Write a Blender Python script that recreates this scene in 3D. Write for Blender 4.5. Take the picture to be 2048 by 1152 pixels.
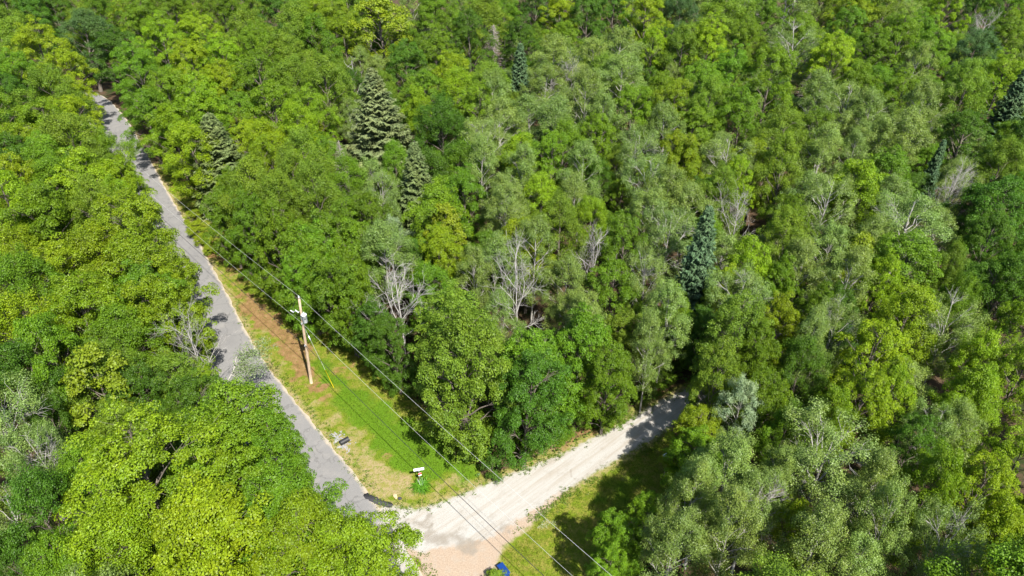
import bpy, math, random
import numpy as np
from mathutils import Vector

for o in list(bpy.data.objects):
    bpy.data.objects.remove(o, do_unlink=True)
SC = bpy.context.scene
COL = SC.collection
R_ = math.radians

# ---------------------------------------------------------------- camera
cam = bpy.data.cameras.new('Camera')
cam.lens = 24.0
cam.sensor_width = 36.0
cam.clip_end = 6000.0
cam_o = bpy.data.objects.new('Camera', cam)
cam_o.location = (0, 0, 46)
cam_o.rotation_euler = (R_(90 - 35), 0, 0)
COL.objects.link(cam_o)
SC.camera = cam_o

# ---------------------------------------------------------------- sky and sun
SUN_EL, SUN_AZ = R_(52), R_(180 - 28)            # azimuth clockwise from +Y
world = bpy.data.worlds.new('World')
SC.world = world
world.use_nodes = True
wn = world.node_tree
wn.nodes.clear()
sky = wn.nodes.new('ShaderNodeTexSky')
sky.sky_type = 'NISHITA'
sky.sun_disc = False
sky.sun_elevation = SUN_EL
sky.sun_rotation = SUN_AZ
sky.air_density = 1.0
sky.dust_density = 1.0
bg = wn.nodes.new('ShaderNodeBackground')
bg.inputs['Strength'].default_value = 0.10
wo = wn.nodes.new('ShaderNodeOutputWorld')
wn.links.new(sky.outputs[0], bg.inputs[0])
wn.links.new(bg.outputs[0], wo.inputs[0])

sun = bpy.data.lights.new('sun', 'SUN')
sun.energy = 5.0
sun.angle = R_(0.53)
sun.color = (1.0, 0.95, 0.875)
sun_o = bpy.data.objects.new('sun', sun)
sdir = Vector((math.cos(SUN_EL) * math.sin(SUN_AZ), math.cos(SUN_EL) * math.cos(SUN_AZ), math.sin(SUN_EL)))
sun_o.rotation_euler = sdir.to_track_quat('Z', 'Y').to_euler()
sun_o.location = sdir * 300
COL.objects.link(sun_o)

SC.view_settings.view_transform = 'Standard'
SC.view_settings.look = 'None'
SC.view_settings.gamma = 1.0
SC.view_settings.exposure = 1.45
SC.view_settings.use_curve_mapping = False

# ---------------------------------------------------------------- survey (metres)
ROAD_R = [(-5.89,28.37),(-8.65,32.11),(-11.89,36.35),(-14.37,39.51),(-16.42,41.95),(-19.25,45.27),(-21.65,48.13),(-24.32,51.51),(-27.09,55.26),(-29.96,59.55),(-32.95,64.28),(-36.07,68.98),(-38.84,73.19),(-42.63,78.95),(-48.77,87.49),(-52.7,93.43),(-60.63,105.45),(-67.94,116.37),(-73.16,123.29),(-79.61,131.16)]
GRAV_U = [(-9.66,35.12),(-7.47,34.69),(-5.85,35.46),(-3.87,36.35),(-1.43,37.74),(1.54,39.02),(4.64,40.74),(7.43,42.42),(10.39,44.38),(13.0,46.31),(15.41,47.78),(18.44,49.53),(20.82,51.21)]
GRAV_L = [(22.13,50.47),(19.22,47.65),(16.03,45.01),(13.84,43.15),(11.28,41.2),(8.42,39.34),(5.68,37.37),(3.09,35.61),(1.44,34.26),(-0.16,33.15),(-1.7,32.11),(-3.59,31.37),(-5.84,31.03),(-7.31,30.6),(-8.78,31.67),(-10.21,33.47),(-11.01,35.22)]
DRIVE = [(-7.6,31.46),(-3.6,31.67),(-1.51,32.42),(-0.16,33.47),(1.52,34.54),(3.09,35.61),(3.68,35.12),(2.21,33.7),(0.81,32.25),(-0.61,31.03),(-0.89,29.85),(-0.44,28.37),(-0.49,26.65),(-5.86,26.65)]
VERGE_E = [(-2.66,37.01),(-4.05,39.51),(-7.4,43.88),(-10.75,47.78),(-14.05,51.73),(-17.45,54.85),(-23.01,58.22),(-26.9,61.39),(-30.53,65.8),(-33.21,69.53),(-37.06,75.38),(-39.96,79.89),(-43.19,84.06),(-45.72,87.03),(-50.48,92.59)]
LAWN = [(-0.49,26.65),(-0.44,28.96),(-0.9,30.6),(1.01,32.42),(3.46,34.88),(6.07,37.12),(8.83,39.23),(11.72,41.2),(13.75,42.66),(14.09,40.91),(13.04,37.63),(10.75,35.12),(7.3,31.46),(6.05,28.56),(5.86,26.65)]
TREES = [('mm',-109.5,156.4,15.9,4.91),('md',-108.0,161.3,16.3,5.2),('md',-100.0,156.6,15.5,4.65),('mm',-99.8,166.0,15.8,4.88),('at',-82.0,134.1,16.8,5.25),('bo',-98.2,137.7,15.3,4.16),('md',-98.4,146.9,15.1,4.41),('mm',-84.7,146.8,15.5,4.65),('bo',-90.0,128.3,15.0,3.93),('mb',-80.3,118.1,16.3,5.2),('mm',-78.5,107.7,16.3,5.18),('mb',-72.7,111.4,15.0,4.32),('md',-74.9,99.6,15.3,4.51),('bo',-68.4,99.4,15.3,4.12),('mb',-67.9,103.9,13.5,3.32),('mm',-70.7,91.3,14.6,4.04),('mb',-65.1,90.9,14.8,4.2),('mb',-63.3,94.2,13.4,3.26),('mm',-59.4,89.5,12.7,2.79),('mb',-63.4,83.8,14.7,4.11),('md',-64.1,80.4,14.3,3.84),('bo',-55.6,81.7,15.4,4.18),('bo',-53.8,80.8,13.3,2.74),('mm',-57.8,77.8,13.9,3.59),('mb',-58.5,72.8,14.3,3.85),('mm',-52.9,72.2,14.0,3.69),('mb',-48.4,72.4,14.3,3.84),('mb',-45.7,70.3,12.6,2.77),('mb',-54.0,64.7,14.6,4.08),('mm',-48.9,63.5,14.5,4.02),('bo',-44.6,64.4,13.7,2.99),('mb',-37.9,59.0,15.9,4.93),('mb',-33.7,54.3,14.3,3.89),('mb',-42.9,54.1,14.4,3.96),('mb',-49.6,58.4,13.8,3.55),('mm',-43.9,49.7,14.0,3.64),('mb',-38.3,48.2,14.2,3.79),('mm',-34.3,50.5,13.7,3.45),('mm',-34.1,45.3,13.3,3.23),('mb',-31.5,49.4,13.4,3.29),('mb',-32.5,52.4,11.7,2.16),('mb',-41.1,44.1,13.9,3.59),('mm',-36.5,41.9,13.4,3.28),('bo',-32.0,40.4,13.7,3.0),('bo',-28.5,42.5,10.4,2.69),('dd',-27.4,44.7,14.2,2.76),('mb',-26.7,43.4,8.3,1.49),('mb',-40.1,55.9,14.0,3.69),('md',-38.1,39.1,13.0,2.97),('yl',-32.0,38.4,12.7,2.83),('md',-29.4,39.6,12.2,2.5),('hp',-35.5,33.8,13.7,2.98),('hp',-31.8,31.7,12.2,1.93),('md',-33.6,35.4,11.2,1.79),('mm',-20.6,33.9,14.0,3.69),('mm',-17.3,33.6,11.8,2.18),('mb',-23.3,28.3,16.0,4.99),('mm',-20.6,30.8,13.4,3.26),('mm',-28.7,31.1,12.4,2.61),('mm',-14.8,29.2,13.3,3.18),('mm',-13.4,28.1,12.0,2.33),('mb',-8.5,24.6,13.2,3.14),('mb',-13.5,25.3,13.2,3.11),('mb',-18.4,24.7,14.2,3.81),('mb',-23.8,25.2,13.6,3.4),('md',-29.7,26.9,12.4,2.59),('hp',-32.3,27.2,12.2,1.95),('md',-31.2,25.2,11.3,1.9),('md',-24.8,37.2,12.5,2.7),('mm',-27.1,24.6,12.0,2.32),('md',-70.7,125.7,16.0,4.99),('mm',-73.1,140.9,16.3,5.2),('mm',-72.1,153.1,16.3,5.2),('mb',-62.7,125.5,16.3,5.2),('mb',-60.5,136.5,16.3,5.2),('mm',-61.4,153.1,16.3,5.2),('bo',-50.3,135.1,16.9,5.28),('md',-50.1,154.4,16.3,5.2),('bo',-39.7,131.3,17.0,5.39),('mb',-36.3,144.8,16.3,5.2),('mm',-36.0,130.3,14.8,4.21),('mb',-54.4,116.7,16.3,5.2),('mb',-49.9,120.1,16.0,5.02),('mm',-43.6,118.9,15.6,4.76),('bo',-39.2,120.3,15.9,4.59),('mm',-60.2,110.2,15.2,4.48),('mm',-52.6,102.4,15.4,4.6),('mb',-48.7,104.5,15.2,4.49),('mb',-44.7,106.6,15.3,4.56),('mm',-38.9,105.3,15.0,4.33),('bo',-34.7,108.3,15.7,4.41),('bo',-29.0,104.4,15.5,4.29),('mm',-54.4,97.9,13.8,3.53),('mb',-47.9,91.7,14.3,3.88),('mb',-43.3,92.3,15.1,4.42),('mm',-39.0,94.0,15.2,4.49),('mb',-34.2,94.4,15.0,4.32),('mb',-28.7,93.5,15.2,4.47),('mm',-52.8,82.7,12.8,2.86),('mb',-41.5,83.4,14.2,3.78),('mb',-47.6,75.4,12.5,2.67),('mb',-31.6,83.7,13.9,3.63),('mb',-28.2,85.2,14.0,3.67),('mb',-36.4,87.3,13.4,3.24),('mb',-30.8,79.4,13.0,3.02),('bo',-24.5,75.7,14.4,3.51),('bo',-25.3,72.2,14.0,3.24),('mm',-24.3,82.9,12.5,2.63),('sp',-38.9,84.2,15.0,5.0),('SP',-18.7,90.9,19.0,7.16),('dc',-22.0,81.5,12.0,2.45),('sn',-28.5,121.8,12.0,2.68),('bo',-34.6,153.1,16.6,5.08),('mb',-32.6,137.2,15.1,4.4),('yl',-24.3,134.6,17.1,5.74),('ag',-31.0,158.1,16.4,4.95),('mm',-16.2,149.6,16.3,5.2),('mm',-11.5,135.4,16.3,5.2),('bo',-6.4,140.4,16.8,5.21),('mm',-1.4,146.8,16.3,5.2),('md',5.0,155.3,16.3,5.2),('mb',10.1,150.5,15.6,4.75),('md',15.2,146.1,16.3,5.2),('md',1.5,131.4,15.6,4.71),('md',-7.6,128.7,15.8,4.86),('mm',-13.7,124.8,15.6,4.73),('md',-18.6,120.4,15.4,4.6),('mb',-10.1,115.6,14.5,4.03),('mb',10.2,134.1,14.6,4.08),('mb',27.0,144.0,16.3,5.2),('at',36.4,155.0,15.6,4.33),('ag',18.4,122.6,16.6,5.09),('md',21.7,154.7,16.2,5.13),('mb',25.6,127.5,14.4,3.91),('bo',30.3,125.0,15.5,4.29),('dc',-3.5,133.4,12.0,4.35),('bs',1.3,112.0,16.0,3.41),('ag',6.4,115.9,15.7,4.45),('dd',9.3,114.6,14.6,3.58),('ag',5.3,107.5,14.8,3.8),('ag',14.4,119.0,15.6,4.34),('bo',15.0,111.9,14.7,3.72),('ag',17.8,108.8,15.4,4.23),('bo',-4.1,107.1,15.1,3.98),('mb',-8.8,104.2,14.1,3.72),('mm',-14.6,107.3,13.6,3.41),('mb',-14.4,97.2,12.8,2.9),('md',-9.7,90.6,14.3,3.86),('mm',-4.6,97.4,14.3,3.89),('ag',-1.7,91.1,14.7,3.69),('ag',-2.4,98.6,14.5,3.55),('ag',2.7,94.3,15.0,3.96),('ag',6.1,90.5,15.1,4.01),('ag',10.7,96.5,14.9,3.85),('ag',12.9,92.7,14.5,3.56),('mm',17.4,95.6,14.2,3.83),('mm',22.5,104.2,14.1,3.72),('mb',23.6,97.7,13.8,3.53),('mm',25.0,92.3,13.6,3.38),('hp',-3.5,84.8,13.9,3.16),('mb',1.8,82.5,13.6,3.43),('mm',6.5,84.0,13.7,3.47),('mm',11.5,87.8,13.4,3.25),('hp',15.8,80.7,13.5,2.89),('ag',20.9,86.9,14.0,3.22),('mb',20.9,79.9,13.0,3.03),('mb',17.4,78.1,12.2,2.46),('ag',8.4,76.3,13.3,2.71),('mm',-6.4,78.3,13.4,3.3),('md',-10.0,76.2,13.4,3.24),('ag',-3.8,75.4,13.6,2.9),('ag',1.1,75.4,13.6,2.9),('mm',4.8,78.9,13.0,3.01),('mm',-15.4,82.5,12.2,2.46),('ag',-15.8,71.7,13.4,2.8),('sp',-11.1,72.8,15.0,3.89),('bo',41.7,142.9,18.3,6.27),('ag',41.1,159.3,16.5,4.98),('hp',49.6,155.8,15.6,4.35),('mm',50.5,144.0,16.3,5.2),('ag',57.9,151.4,17.3,5.55),('mm',53.9,133.0,16.3,5.2),('bo',65.8,155.2,16.3,4.87),('mb',70.4,148.0,16.3,5.2),('bo',77.2,149.2,16.5,4.97),('mb',91.3,152.2,16.3,5.2),('ag',78.0,141.3,16.1,4.75),('mm',76.6,132.7,16.0,4.98),('md',100.6,155.3,16.3,5.2),('mm',109.2,158.4,16.3,5.2),('mb',101.1,141.7,15.6,4.76),('dd',95.5,144.2,14.6,3.57),('mm',90.8,129.5,15.5,4.65),('mm',42.5,129.6,16.3,5.2),('mb',35.0,124.8,15.6,4.73),('mm',63.9,134.4,16.3,5.2),('mm',64.7,124.8,15.6,4.73),('hp',50.7,123.4,15.4,4.24),('mb',54.6,117.5,16.3,5.2),('mm',70.1,126.8,15.7,4.8),('mm',73.5,120.9,16.1,5.04),('at',82.1,123.8,16.1,4.7),('mb',77.9,107.8,16.0,4.99),('mm',38.9,102.6,16.3,5.2),('mm',33.9,106.6,15.3,4.56),('mm',28.3,102.4,15.1,4.42),('bo',28.1,94.9,14.3,3.45),('mm',32.9,93.8,14.2,3.78),('dc',50.3,115.1,12.0,2.78),('ag',45.7,99.2,14.5,3.57),('mm',53.1,106.4,14.2,3.77),('mm',57.5,107.3,13.9,3.6),('mb',59.8,102.4,15.1,4.42),('ag',65.8,113.1,14.5,3.55),('bo',69.0,102.4,15.1,4.03),('mm',79.3,114.7,13.9,3.59),('bs',74.6,99.1,16.0,3.58),('hp',48.8,97.5,13.9,3.15),('ag',52.1,94.9,14.3,3.45),('ag',57.6,92.9,14.7,3.74),('ag',50.8,84.4,14.6,3.64),('md',61.3,87.5,14.9,4.25),('md',69.0,86.7,13.6,3.4),('bo',35.8,85.6,14.9,3.84),('mm',41.6,89.8,13.2,3.14),('ag',38.6,79.9,14.2,3.34),('ag',44.1,81.8,13.0,2.54),('ag',48.8,85.6,14.0,3.19),('mb',31.1,79.7,13.5,3.34),('hp',27.4,80.4,13.8,3.04),('mb',22.5,79.6,13.3,3.18),('mb',27.2,74.2,12.4,2.58),('mm',46.9,76.6,13.4,3.25),('bs',55.1,82.0,13.1,1.97),('hp',54.1,75.9,12.5,2.16),('bo',60.7,78.5,14.1,3.29),('bo',32.5,74.9,14.0,3.18),('mm',-19.1,72.1,12.7,2.82),('hp',-15.6,71.6,12.4,2.07),('mm',-5.5,72.2,12.9,2.96),('ag',-0.7,70.1,13.4,2.75),('mb',3.5,72.5,12.7,2.83),('ag',7.4,71.8,13.0,2.51),('hp',16.0,73.4,13.5,2.84),('ag',17.5,69.0,13.3,2.72),('mm',-8.3,65.2,13.6,3.43),('si',-13.0,65.1,11.0,2.0),('yl',-7.5,63.2,11.8,2.17),('mm',-15.7,65.7,12.5,2.64),('mm',-17.7,64.8,12.0,2.34),('ag',-1.1,66.2,13.2,2.64),('bo',5.3,64.3,13.5,2.85),('mb',8.9,66.9,12.1,2.39),('mb',1.5,60.9,13.0,3.02),('ag',15.5,67.5,13.6,2.95),('ag',19.9,68.4,13.9,3.12),('mm',12.0,61.3,12.7,2.77),('hp',16.4,62.3,13.4,2.79),('mm',9.7,55.1,10.4,3.18),('ag',-12.8,57.9,13.4,2.78),('mb',-7.3,58.5,12.5,2.69),('dd',-10.7,50.7,14.8,3.79),('ag',-3.9,55.9,12.5,2.11),('dd',0.7,52.1,14.5,3.28),('ag',-2.0,57.5,12.9,2.4),('ag',2.1,57.8,13.0,2.53),('ag',5.2,55.6,10.0,2.34),('dd',8.1,58.2,14.0,2.53),('ag',-0.9,50.6,9.8,2.2),('ag',5.2,51.8,10.1,2.47),('ag',6.3,49.1,12.5,2.16),('bo',-5.3,47.8,14.2,3.33),('bo',-4.1,40.3,15.2,4.05),('ag',-1.0,45.7,10.0,2.39),('mm',2.5,42.9,13.5,3.33),('md',1.0,39.1,13.0,2.97),('mm',5.4,44.8,13.0,3.0),('mm',8.0,42.8,11.9,2.23),('hp',13.3,55.0,12.4,2.09),('ag',13.9,48.4,12.8,2.36),('hp',20.3,50.9,12.7,2.3),('ag',11.9,45.5,12.0,1.8),('bs',18.2,55.8,15.2,2.78),('md',-13.1,51.0,9.2,2.2),('mm',-15.7,53.4,11.9,2.24),('mm',-20.6,57.0,12.8,2.84),('mm',-20.3,57.3,12.8,2.9),('mm',-16.0,53.7,13.0,3.01),('md',-10.7,48.0,9.1,2.11),('mm',-20.9,57.0,11.6,2.08),('mm',-33.2,70.0,12.4,2.61),('bo',-28.4,68.1,14.1,3.25),('bo',-25.1,66.4,13.6,2.92),('bo',-21.4,67.4,14.0,3.23),('mm',-24.2,60.6,13.0,3.01),('mm',-19.9,60.3,13.4,3.25),('mm',-28.6,64.8,12.0,2.34),('mm',-33.0,74.5,12.2,2.43),('mm',-16.3,58.5,12.5,2.69),('dd',24.7,66.3,14.2,2.77),('bo',24.5,71.7,13.4,2.8),('ag',25.1,62.9,10.2,2.55),('mm',30.8,67.1,12.9,2.95),('ag',34.1,71.8,13.0,2.51),('hp',34.9,67.7,13.4,2.82),('mb',40.6,70.7,13.9,3.63),('hp',42.0,63.0,14.7,3.73),('ag',43.1,69.4,12.9,2.45),('dd',50.9,71.4,13.8,2.2),('ag',47.9,66.8,10.3,2.66),('md',52.6,69.6,12.4,2.61),('md',54.2,66.1,14.3,3.88),('mm',60.2,72.7,12.5,2.69),('bo',28.4,60.0,13.0,2.47),('ag',28.8,56.6,13.3,2.74),('ag',32.8,60.6,13.3,2.74),('mb',22.7,55.9,12.4,2.61),('mb',20.6,53.4,11.6,2.06),('mm',25.7,55.6,11.8,2.23),('yl',35.0,59.0,12.0,2.32),('ag',36.9,61.3,12.6,2.25),('mm',39.3,56.9,13.9,3.62),('bo',42.6,55.8,12.2,1.94),('mb',34.9,53.9,11.8,2.19),('ag',31.5,53.1,12.7,2.28),('ag',21.7,51.0,13.0,2.49),('md',18.3,49.5,9.0,2.02),('bo',19.1,44.5,13.4,2.77),('mb',24.4,48.5,11.7,2.16),('mm',27.3,50.2,11.5,1.97),('hp',27.1,45.8,12.2,1.96),('mb',34.6,47.5,13.0,3.0),('mb',28.8,42.1,13.1,3.09),('hp',38.2,46.6,12.4,2.09),('mm',41.2,50.9,11.3,1.88),('md',49.6,61.1,12.3,2.51),('md',46.1,52.5,12.6,2.74),('mm',50.5,56.2,12.1,2.37),('mb',43.0,46.4,12.3,2.53),('mb',39.0,42.8,12.0,2.3),('md',23.6,42.0,11.6,2.08),('ag',25.0,43.9,12.2,1.91),('bo',16.6,41.2,12.5,2.14),('mm',20.6,43.1,11.5,2.0),('md',29.8,50.6,11.5,1.99),('mb',14.5,36.9,9.2,2.21),('ms',14.2,35.4,8.0,2.12),('si',17.6,38.3,11.0,1.9),('mm',19.9,39.4,11.9,2.29),('mb',23.7,36.7,11.7,2.11),('mb',26.1,37.4,12.5,2.7),('mb',29.9,39.5,11.9,2.3),('mb',35.7,38.9,12.8,2.85),('mb',40.2,40.3,12.1,2.42),('hp',30.8,35.0,12.0,1.77),('ag',32.9,34.9,12.2,1.95),('HP',21.5,32.0,13.7,2.97),('ag',14.5,31.0,12.9,2.42),('ag',12.8,29.5,12.2,1.95),('ag',18.3,31.4,12.0,1.75),('hp',16.2,29.2,12.1,1.85),('ag',11.4,28.5,11.9,1.75),('ms',7.5,28.5,7.6,1.73),('ms',9.5,30.1,7.3,1.51),('ag',9.7,25.5,12.2,1.96),('ag',13.5,26.0,12.7,2.29),('mb',17.7,27.3,10.7,1.48),('ag',18.7,25.4,13.0,2.5),('ag',24.3,29.6,12.3,2.03),('ag',23.6,26.4,12.3,2.0),('ag',21.0,24.7,12.2,1.94),('hp',26.2,25.3,12.1,1.88),('mb',27.4,29.5,11.8,2.21),('mb',30.7,29.5,12.6,2.7),('mb',35.5,32.3,12.1,2.4),('mb',30.8,26.7,12.0,2.33),('mm',32.3,25.5,11.1,1.74),('mm',20.2,35.6,11.3,1.89),('md',28.3,33.3,11.5,2.0),('ms',6.7,26.6,7.3,1.5)]
DRY = [(-14.6,40.62,1.3),(-12.84,38.16,1.3),(-10.84,36.71,1.1),(-9.22,36.35,1.0),(-12.44,39.51,0.9),(-14.44,42.07,1.2),(-10.98,38.42,0.8),(-17.08,43.88,1.0),(-19.04,46.31,0.8),(-23.58,52.49,0.7),(-25.55,54.85,0.7),(-27.09,57.35,0.8),(-9.17,37.53,0.8),(-5.93,36.35,0.8),(-3.51,37.37,0.8),(-1.02,38.42,0.9),(2.45,40.62,1.2),(4.28,42.07,1.1),(0.69,40.06,0.8),(-11.69,36.35,0.8),(-16.43,45.14,0.6),(-18.28,47.11,0.6),(-14.79,43.88,0.5),(-12.24,40.91,0.5),(-9.88,38.16,0.5),(-33.64,68.98,1.0),(-30.03,63.3,1.2),(-27.75,59.55,1.0),(4.31,35.61,0.5),(9.16,38.42,0.4),(-4.97,37.37,0.6),(-6.88,35.61,0.6)]
DIRT = [(-23.26,56.09,1.2),(-22.05,54.45,1.2),(-20.89,52.26,1.1),(-24.62,57.35,0.9),(-17.53,46.97,0.7),(-19.31,49.03,0.55),(-16.82,51.73,0.9),(-15.96,49.89,0.5),(-34.43,69.53,1.3),(-36.02,72.37,1.2),(-32.33,66.83,1.2),(-30.47,63.79,1.2),(-28.73,60.92,1.1),(-37.79,74.15,1.0),(-40.9,77.91,0.8),(-43.43,81.94,0.9),(4.28,42.07,1.2),(1.59,41.48,1.0),(6.59,42.96,1.0),(-1.05,40.62,0.8),(-9.53,38.69,0.35),(-9.07,37.79,0.3),(-10.54,39.78,0.25),(-25.43,59.1,0.8),(-26.92,60.46,0.9),(20.31,53.26,1.5),(14.33,48.47,1.5),(-27.48,58.66,1.0),(-25.87,57.79,1.0),(-23.83,55.26,1.1),(-22.16,52.88,1.0),(-37.07,73.55,1.2),(-32.08,64.28,0.7),(-21.26,51.36,0.9),(-20.24,50.25,0.9),(-27.2,59.55,1.0),(-29.67,62.14,1.2),(-18.67,48.82,0.7),(-39.22,76.0,1.0)]
LUSH = [(-14.59,47.78,1.2),(-12.46,46.44,1.2),(-10.23,43.88,1.3),(-8.2,42.07,1.4),(-16.87,49.53,1.0),(-6.25,40.06,1.3),(-4.39,38.16,1.0),(-11.41,42.66,1.4),(-8.81,39.78,1.3),(-18.43,49.89,1.0),(-16.03,47.78,1.2),(-12.79,44.19,1.6),(-10.31,41.2,1.6),(-7.43,38.96,1.5),(-5.12,39.51,1.2),(-19.52,52.49,0.9),(-18.25,51.36,0.9),(-15.04,45.14,1.3),(-6.81,41.48,1.5),(-2.74,39.23,1.0),(-1.05,40.91,0.8),(9.56,45.14,1.5),(12.19,47.11,1.5),(6.73,35.36,0.5),(9.68,37.63,1.2),(8.79,35.61,1.2)]
STONE = [(-16.16,42.78,0.35),(-15.54,42.19,0.4),(-14.75,41.37,0.4),(-14.27,40.74,0.35),(-15.15,41.83,0.3)]
SPLASH = [(3.05,34.64,0.6),(4.33,35.86,0.5),(5.6,36.35,0.6),(7.4,37.9,0.6),(9.01,38.96,0.5),(3.38,33.24,0.6),(2.57,32.78,0.5),(4.65,34.64,0.5),(10.45,40.06,0.4)]
DUST = [(-7.69,33.15,0.5),(-6.76,32.51,0.7),(-5.55,31.98,0.7),(-3.98,31.63,0.9),(-2.46,31.89,0.7),(-0.93,32.69,0.5),(0.43,33.47,0.4),(-6.07,33.47,0.35),(5.3,37.9,0.3),(-8.52,34.17,0.5)]
PATCH = [(-12.23,36.2),(-11.96,36.25),(-11.56,36.1),(-11.12,35.91),(-10.75,35.66),(-10.27,35.46),(-9.94,35.36),(-9.64,35.32),(-9.56,34.98),(-9.74,34.83),(-10.32,34.98),(-10.88,35.17),(-11.44,35.41),(-11.99,35.76)]
# ---------------------------------------------------------------- helpers
def tag(o, label=None, cat=None, group=None, kind=None):
    if label: o['label'] = label
    if cat: o['category'] = cat
    if group: o['group'] = group
    if kind: o['kind'] = kind
    return o

def empty(name, loc, rz=0.0):
    o = bpy.data.objects.new(name, None)
    o.empty_display_size = 0.3
    o.location = loc
    o.rotation_euler = (0, 0, rz)
    COL.objects.link(o)
    return o

def link(name, me, mat=None, parent=None):
    o = bpy.data.objects.new(name, me)
    if mat is not None and not me.materials:
        me.materials.append(mat)
    COL.objects.link(o)
    if parent is not None:
        o.parent = parent
    return o

def mesh_poly(name, V, loops, starts):
    me = bpy.data.meshes.new(name)
    V = np.asarray(V, np.float32)
    me.vertices.add(len(V))
    me.vertices.foreach_set('co', V.ravel())
    me.loops.add(len(loops))
    me.loops.foreach_set('vertex_index', np.asarray(loops, np.int32))
    me.polygons.add(len(starts))
    me.polygons.foreach_set('loop_start', np.asarray(starts, np.int32))
    me.update(calc_edges=True)
    return me

def mesh_quads(name, V, Q, smooth=False):
    Q = np.asarray(Q, np.int32)
    me = mesh_poly(name, V, Q.ravel(), np.arange(len(Q)) * Q.shape[1])
    if smooth:
        me.polygons.foreach_set('use_smooth', np.ones(len(Q), bool))
    return me

def attr(me, name, vals, domain='POINT'):
    a = me.attributes.new(name, 'FLOAT', domain)
    a.data.foreach_set('value', np.asarray(vals, np.float32))

def norm(a):
    return a / np.maximum(np.linalg.norm(a, axis=-1, keepdims=True), 1e-9)

class Tubes:
    """collects tapered tubes; every tube is a ring strip along a polyline"""
    def __init__(self):
        self.V, self.Q, self.n = [], [], 0
    def add(self, pts, rad, sides=5, cap=False):
        pts = np.asarray(pts, float); m = len(pts)
        rad = np.broadcast_to(np.asarray(rad, float), (m,))
        t = norm(np.gradient(pts, axis=0))
        ref = np.where(np.abs(t[:, 2:3]) > .9, np.array([[1., 0, 0]]), np.array([[0, 0, 1.]]))
        a = norm(np.cross(t, ref)); b = np.cross(t, a)
        ang = np.arange(sides) * 2 * math.pi / sides
        ring = pts[:, None] + rad[:, None, None] * (np.cos(ang)[None, :, None] * a[:, None] + np.sin(ang)[None, :, None] * b[:, None])
        self.V.append(ring.reshape(-1, 3))
        i = np.arange(m - 1)[:, None] * sides; j = np.arange(sides)[None]
        k = (np.arange(sides) + 1) % sides
        q = np.stack([i + j, i + k[None], i + sides + k[None], i + sides + j], -1).reshape(-1, 4) + self.n
        self.Q.append(q)
        self.n += m * sides
        if cap:
            for e in (0, m - 1):
                c = self.n; base = self.n - m * sides if e == 0 else self.n - sides
                self.V.append(pts[e][None])
                idx = np.arange(sides)
                f = np.stack([base + idx, base + (idx + 1) % sides, np.full(sides, c), np.full(sides, c)], -1)
                self.cap = getattr(self, 'cap', []) + [f]
                self.n += 1
                # keep ring bookkeeping simple: caps use degenerate-free triangles later
    def build(self, name, smooth=True):
        V = np.concatenate(self.V); Q = np.concatenate(self.Q)
        loops = Q.ravel(); starts = np.arange(len(Q)) * 4
        if hasattr(self, 'cap'):
            T = np.concatenate(self.cap)[:, :3]
            starts = np.concatenate([starts, len(loops) + np.arange(len(T)) * 3])
            loops = np.concatenate([loops, T.ravel()])
        me = mesh_poly(name, V, loops, starts)
        me.polygons.foreach_set('use_smooth', np.full(len(starts), smooth))
        return me

def box_mesh(name, size, bevel=0.0, center=(0, 0, 0)):
    import bmesh
    bm = bmesh.new()
    bmesh.ops.create_cube(bm, size=1)
    for v in bm.verts:
        v.co = Vector((v.co.x * size[0] + center[0], v.co.y * size[1] + center[1], v.co.z * size[2] + center[2]))
    if bevel:
        bmesh.ops.bevel(bm, geom=bm.edges[:], offset=bevel, segments=2, affect='EDGES', profile=0.5)
    me = bpy.data.meshes.new(name); bm.to_mesh(me); bm.free()
    return me

def lathe(name, prof, sides=16):
    prof = np.asarray(prof, float); m = len(prof)
    ang = np.arange(sides) * 2 * math.pi / sides
    V = np.stack([prof[:, None, 0] * np.cos(ang), prof[:, None, 0] * np.sin(ang), np.broadcast_to(prof[:, None, 1], (m, sides))], -1).reshape(-1, 3)
    i = np.arange(m - 1)[:, None] * sides; j = np.arange(sides)[None]; k = (j + 1) % sides
    Q = np.stack([i + j, i + k, i + sides + k, i + sides + j], -1).reshape(-1, 4)
    return mesh_quads(name, V, Q, True)

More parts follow.
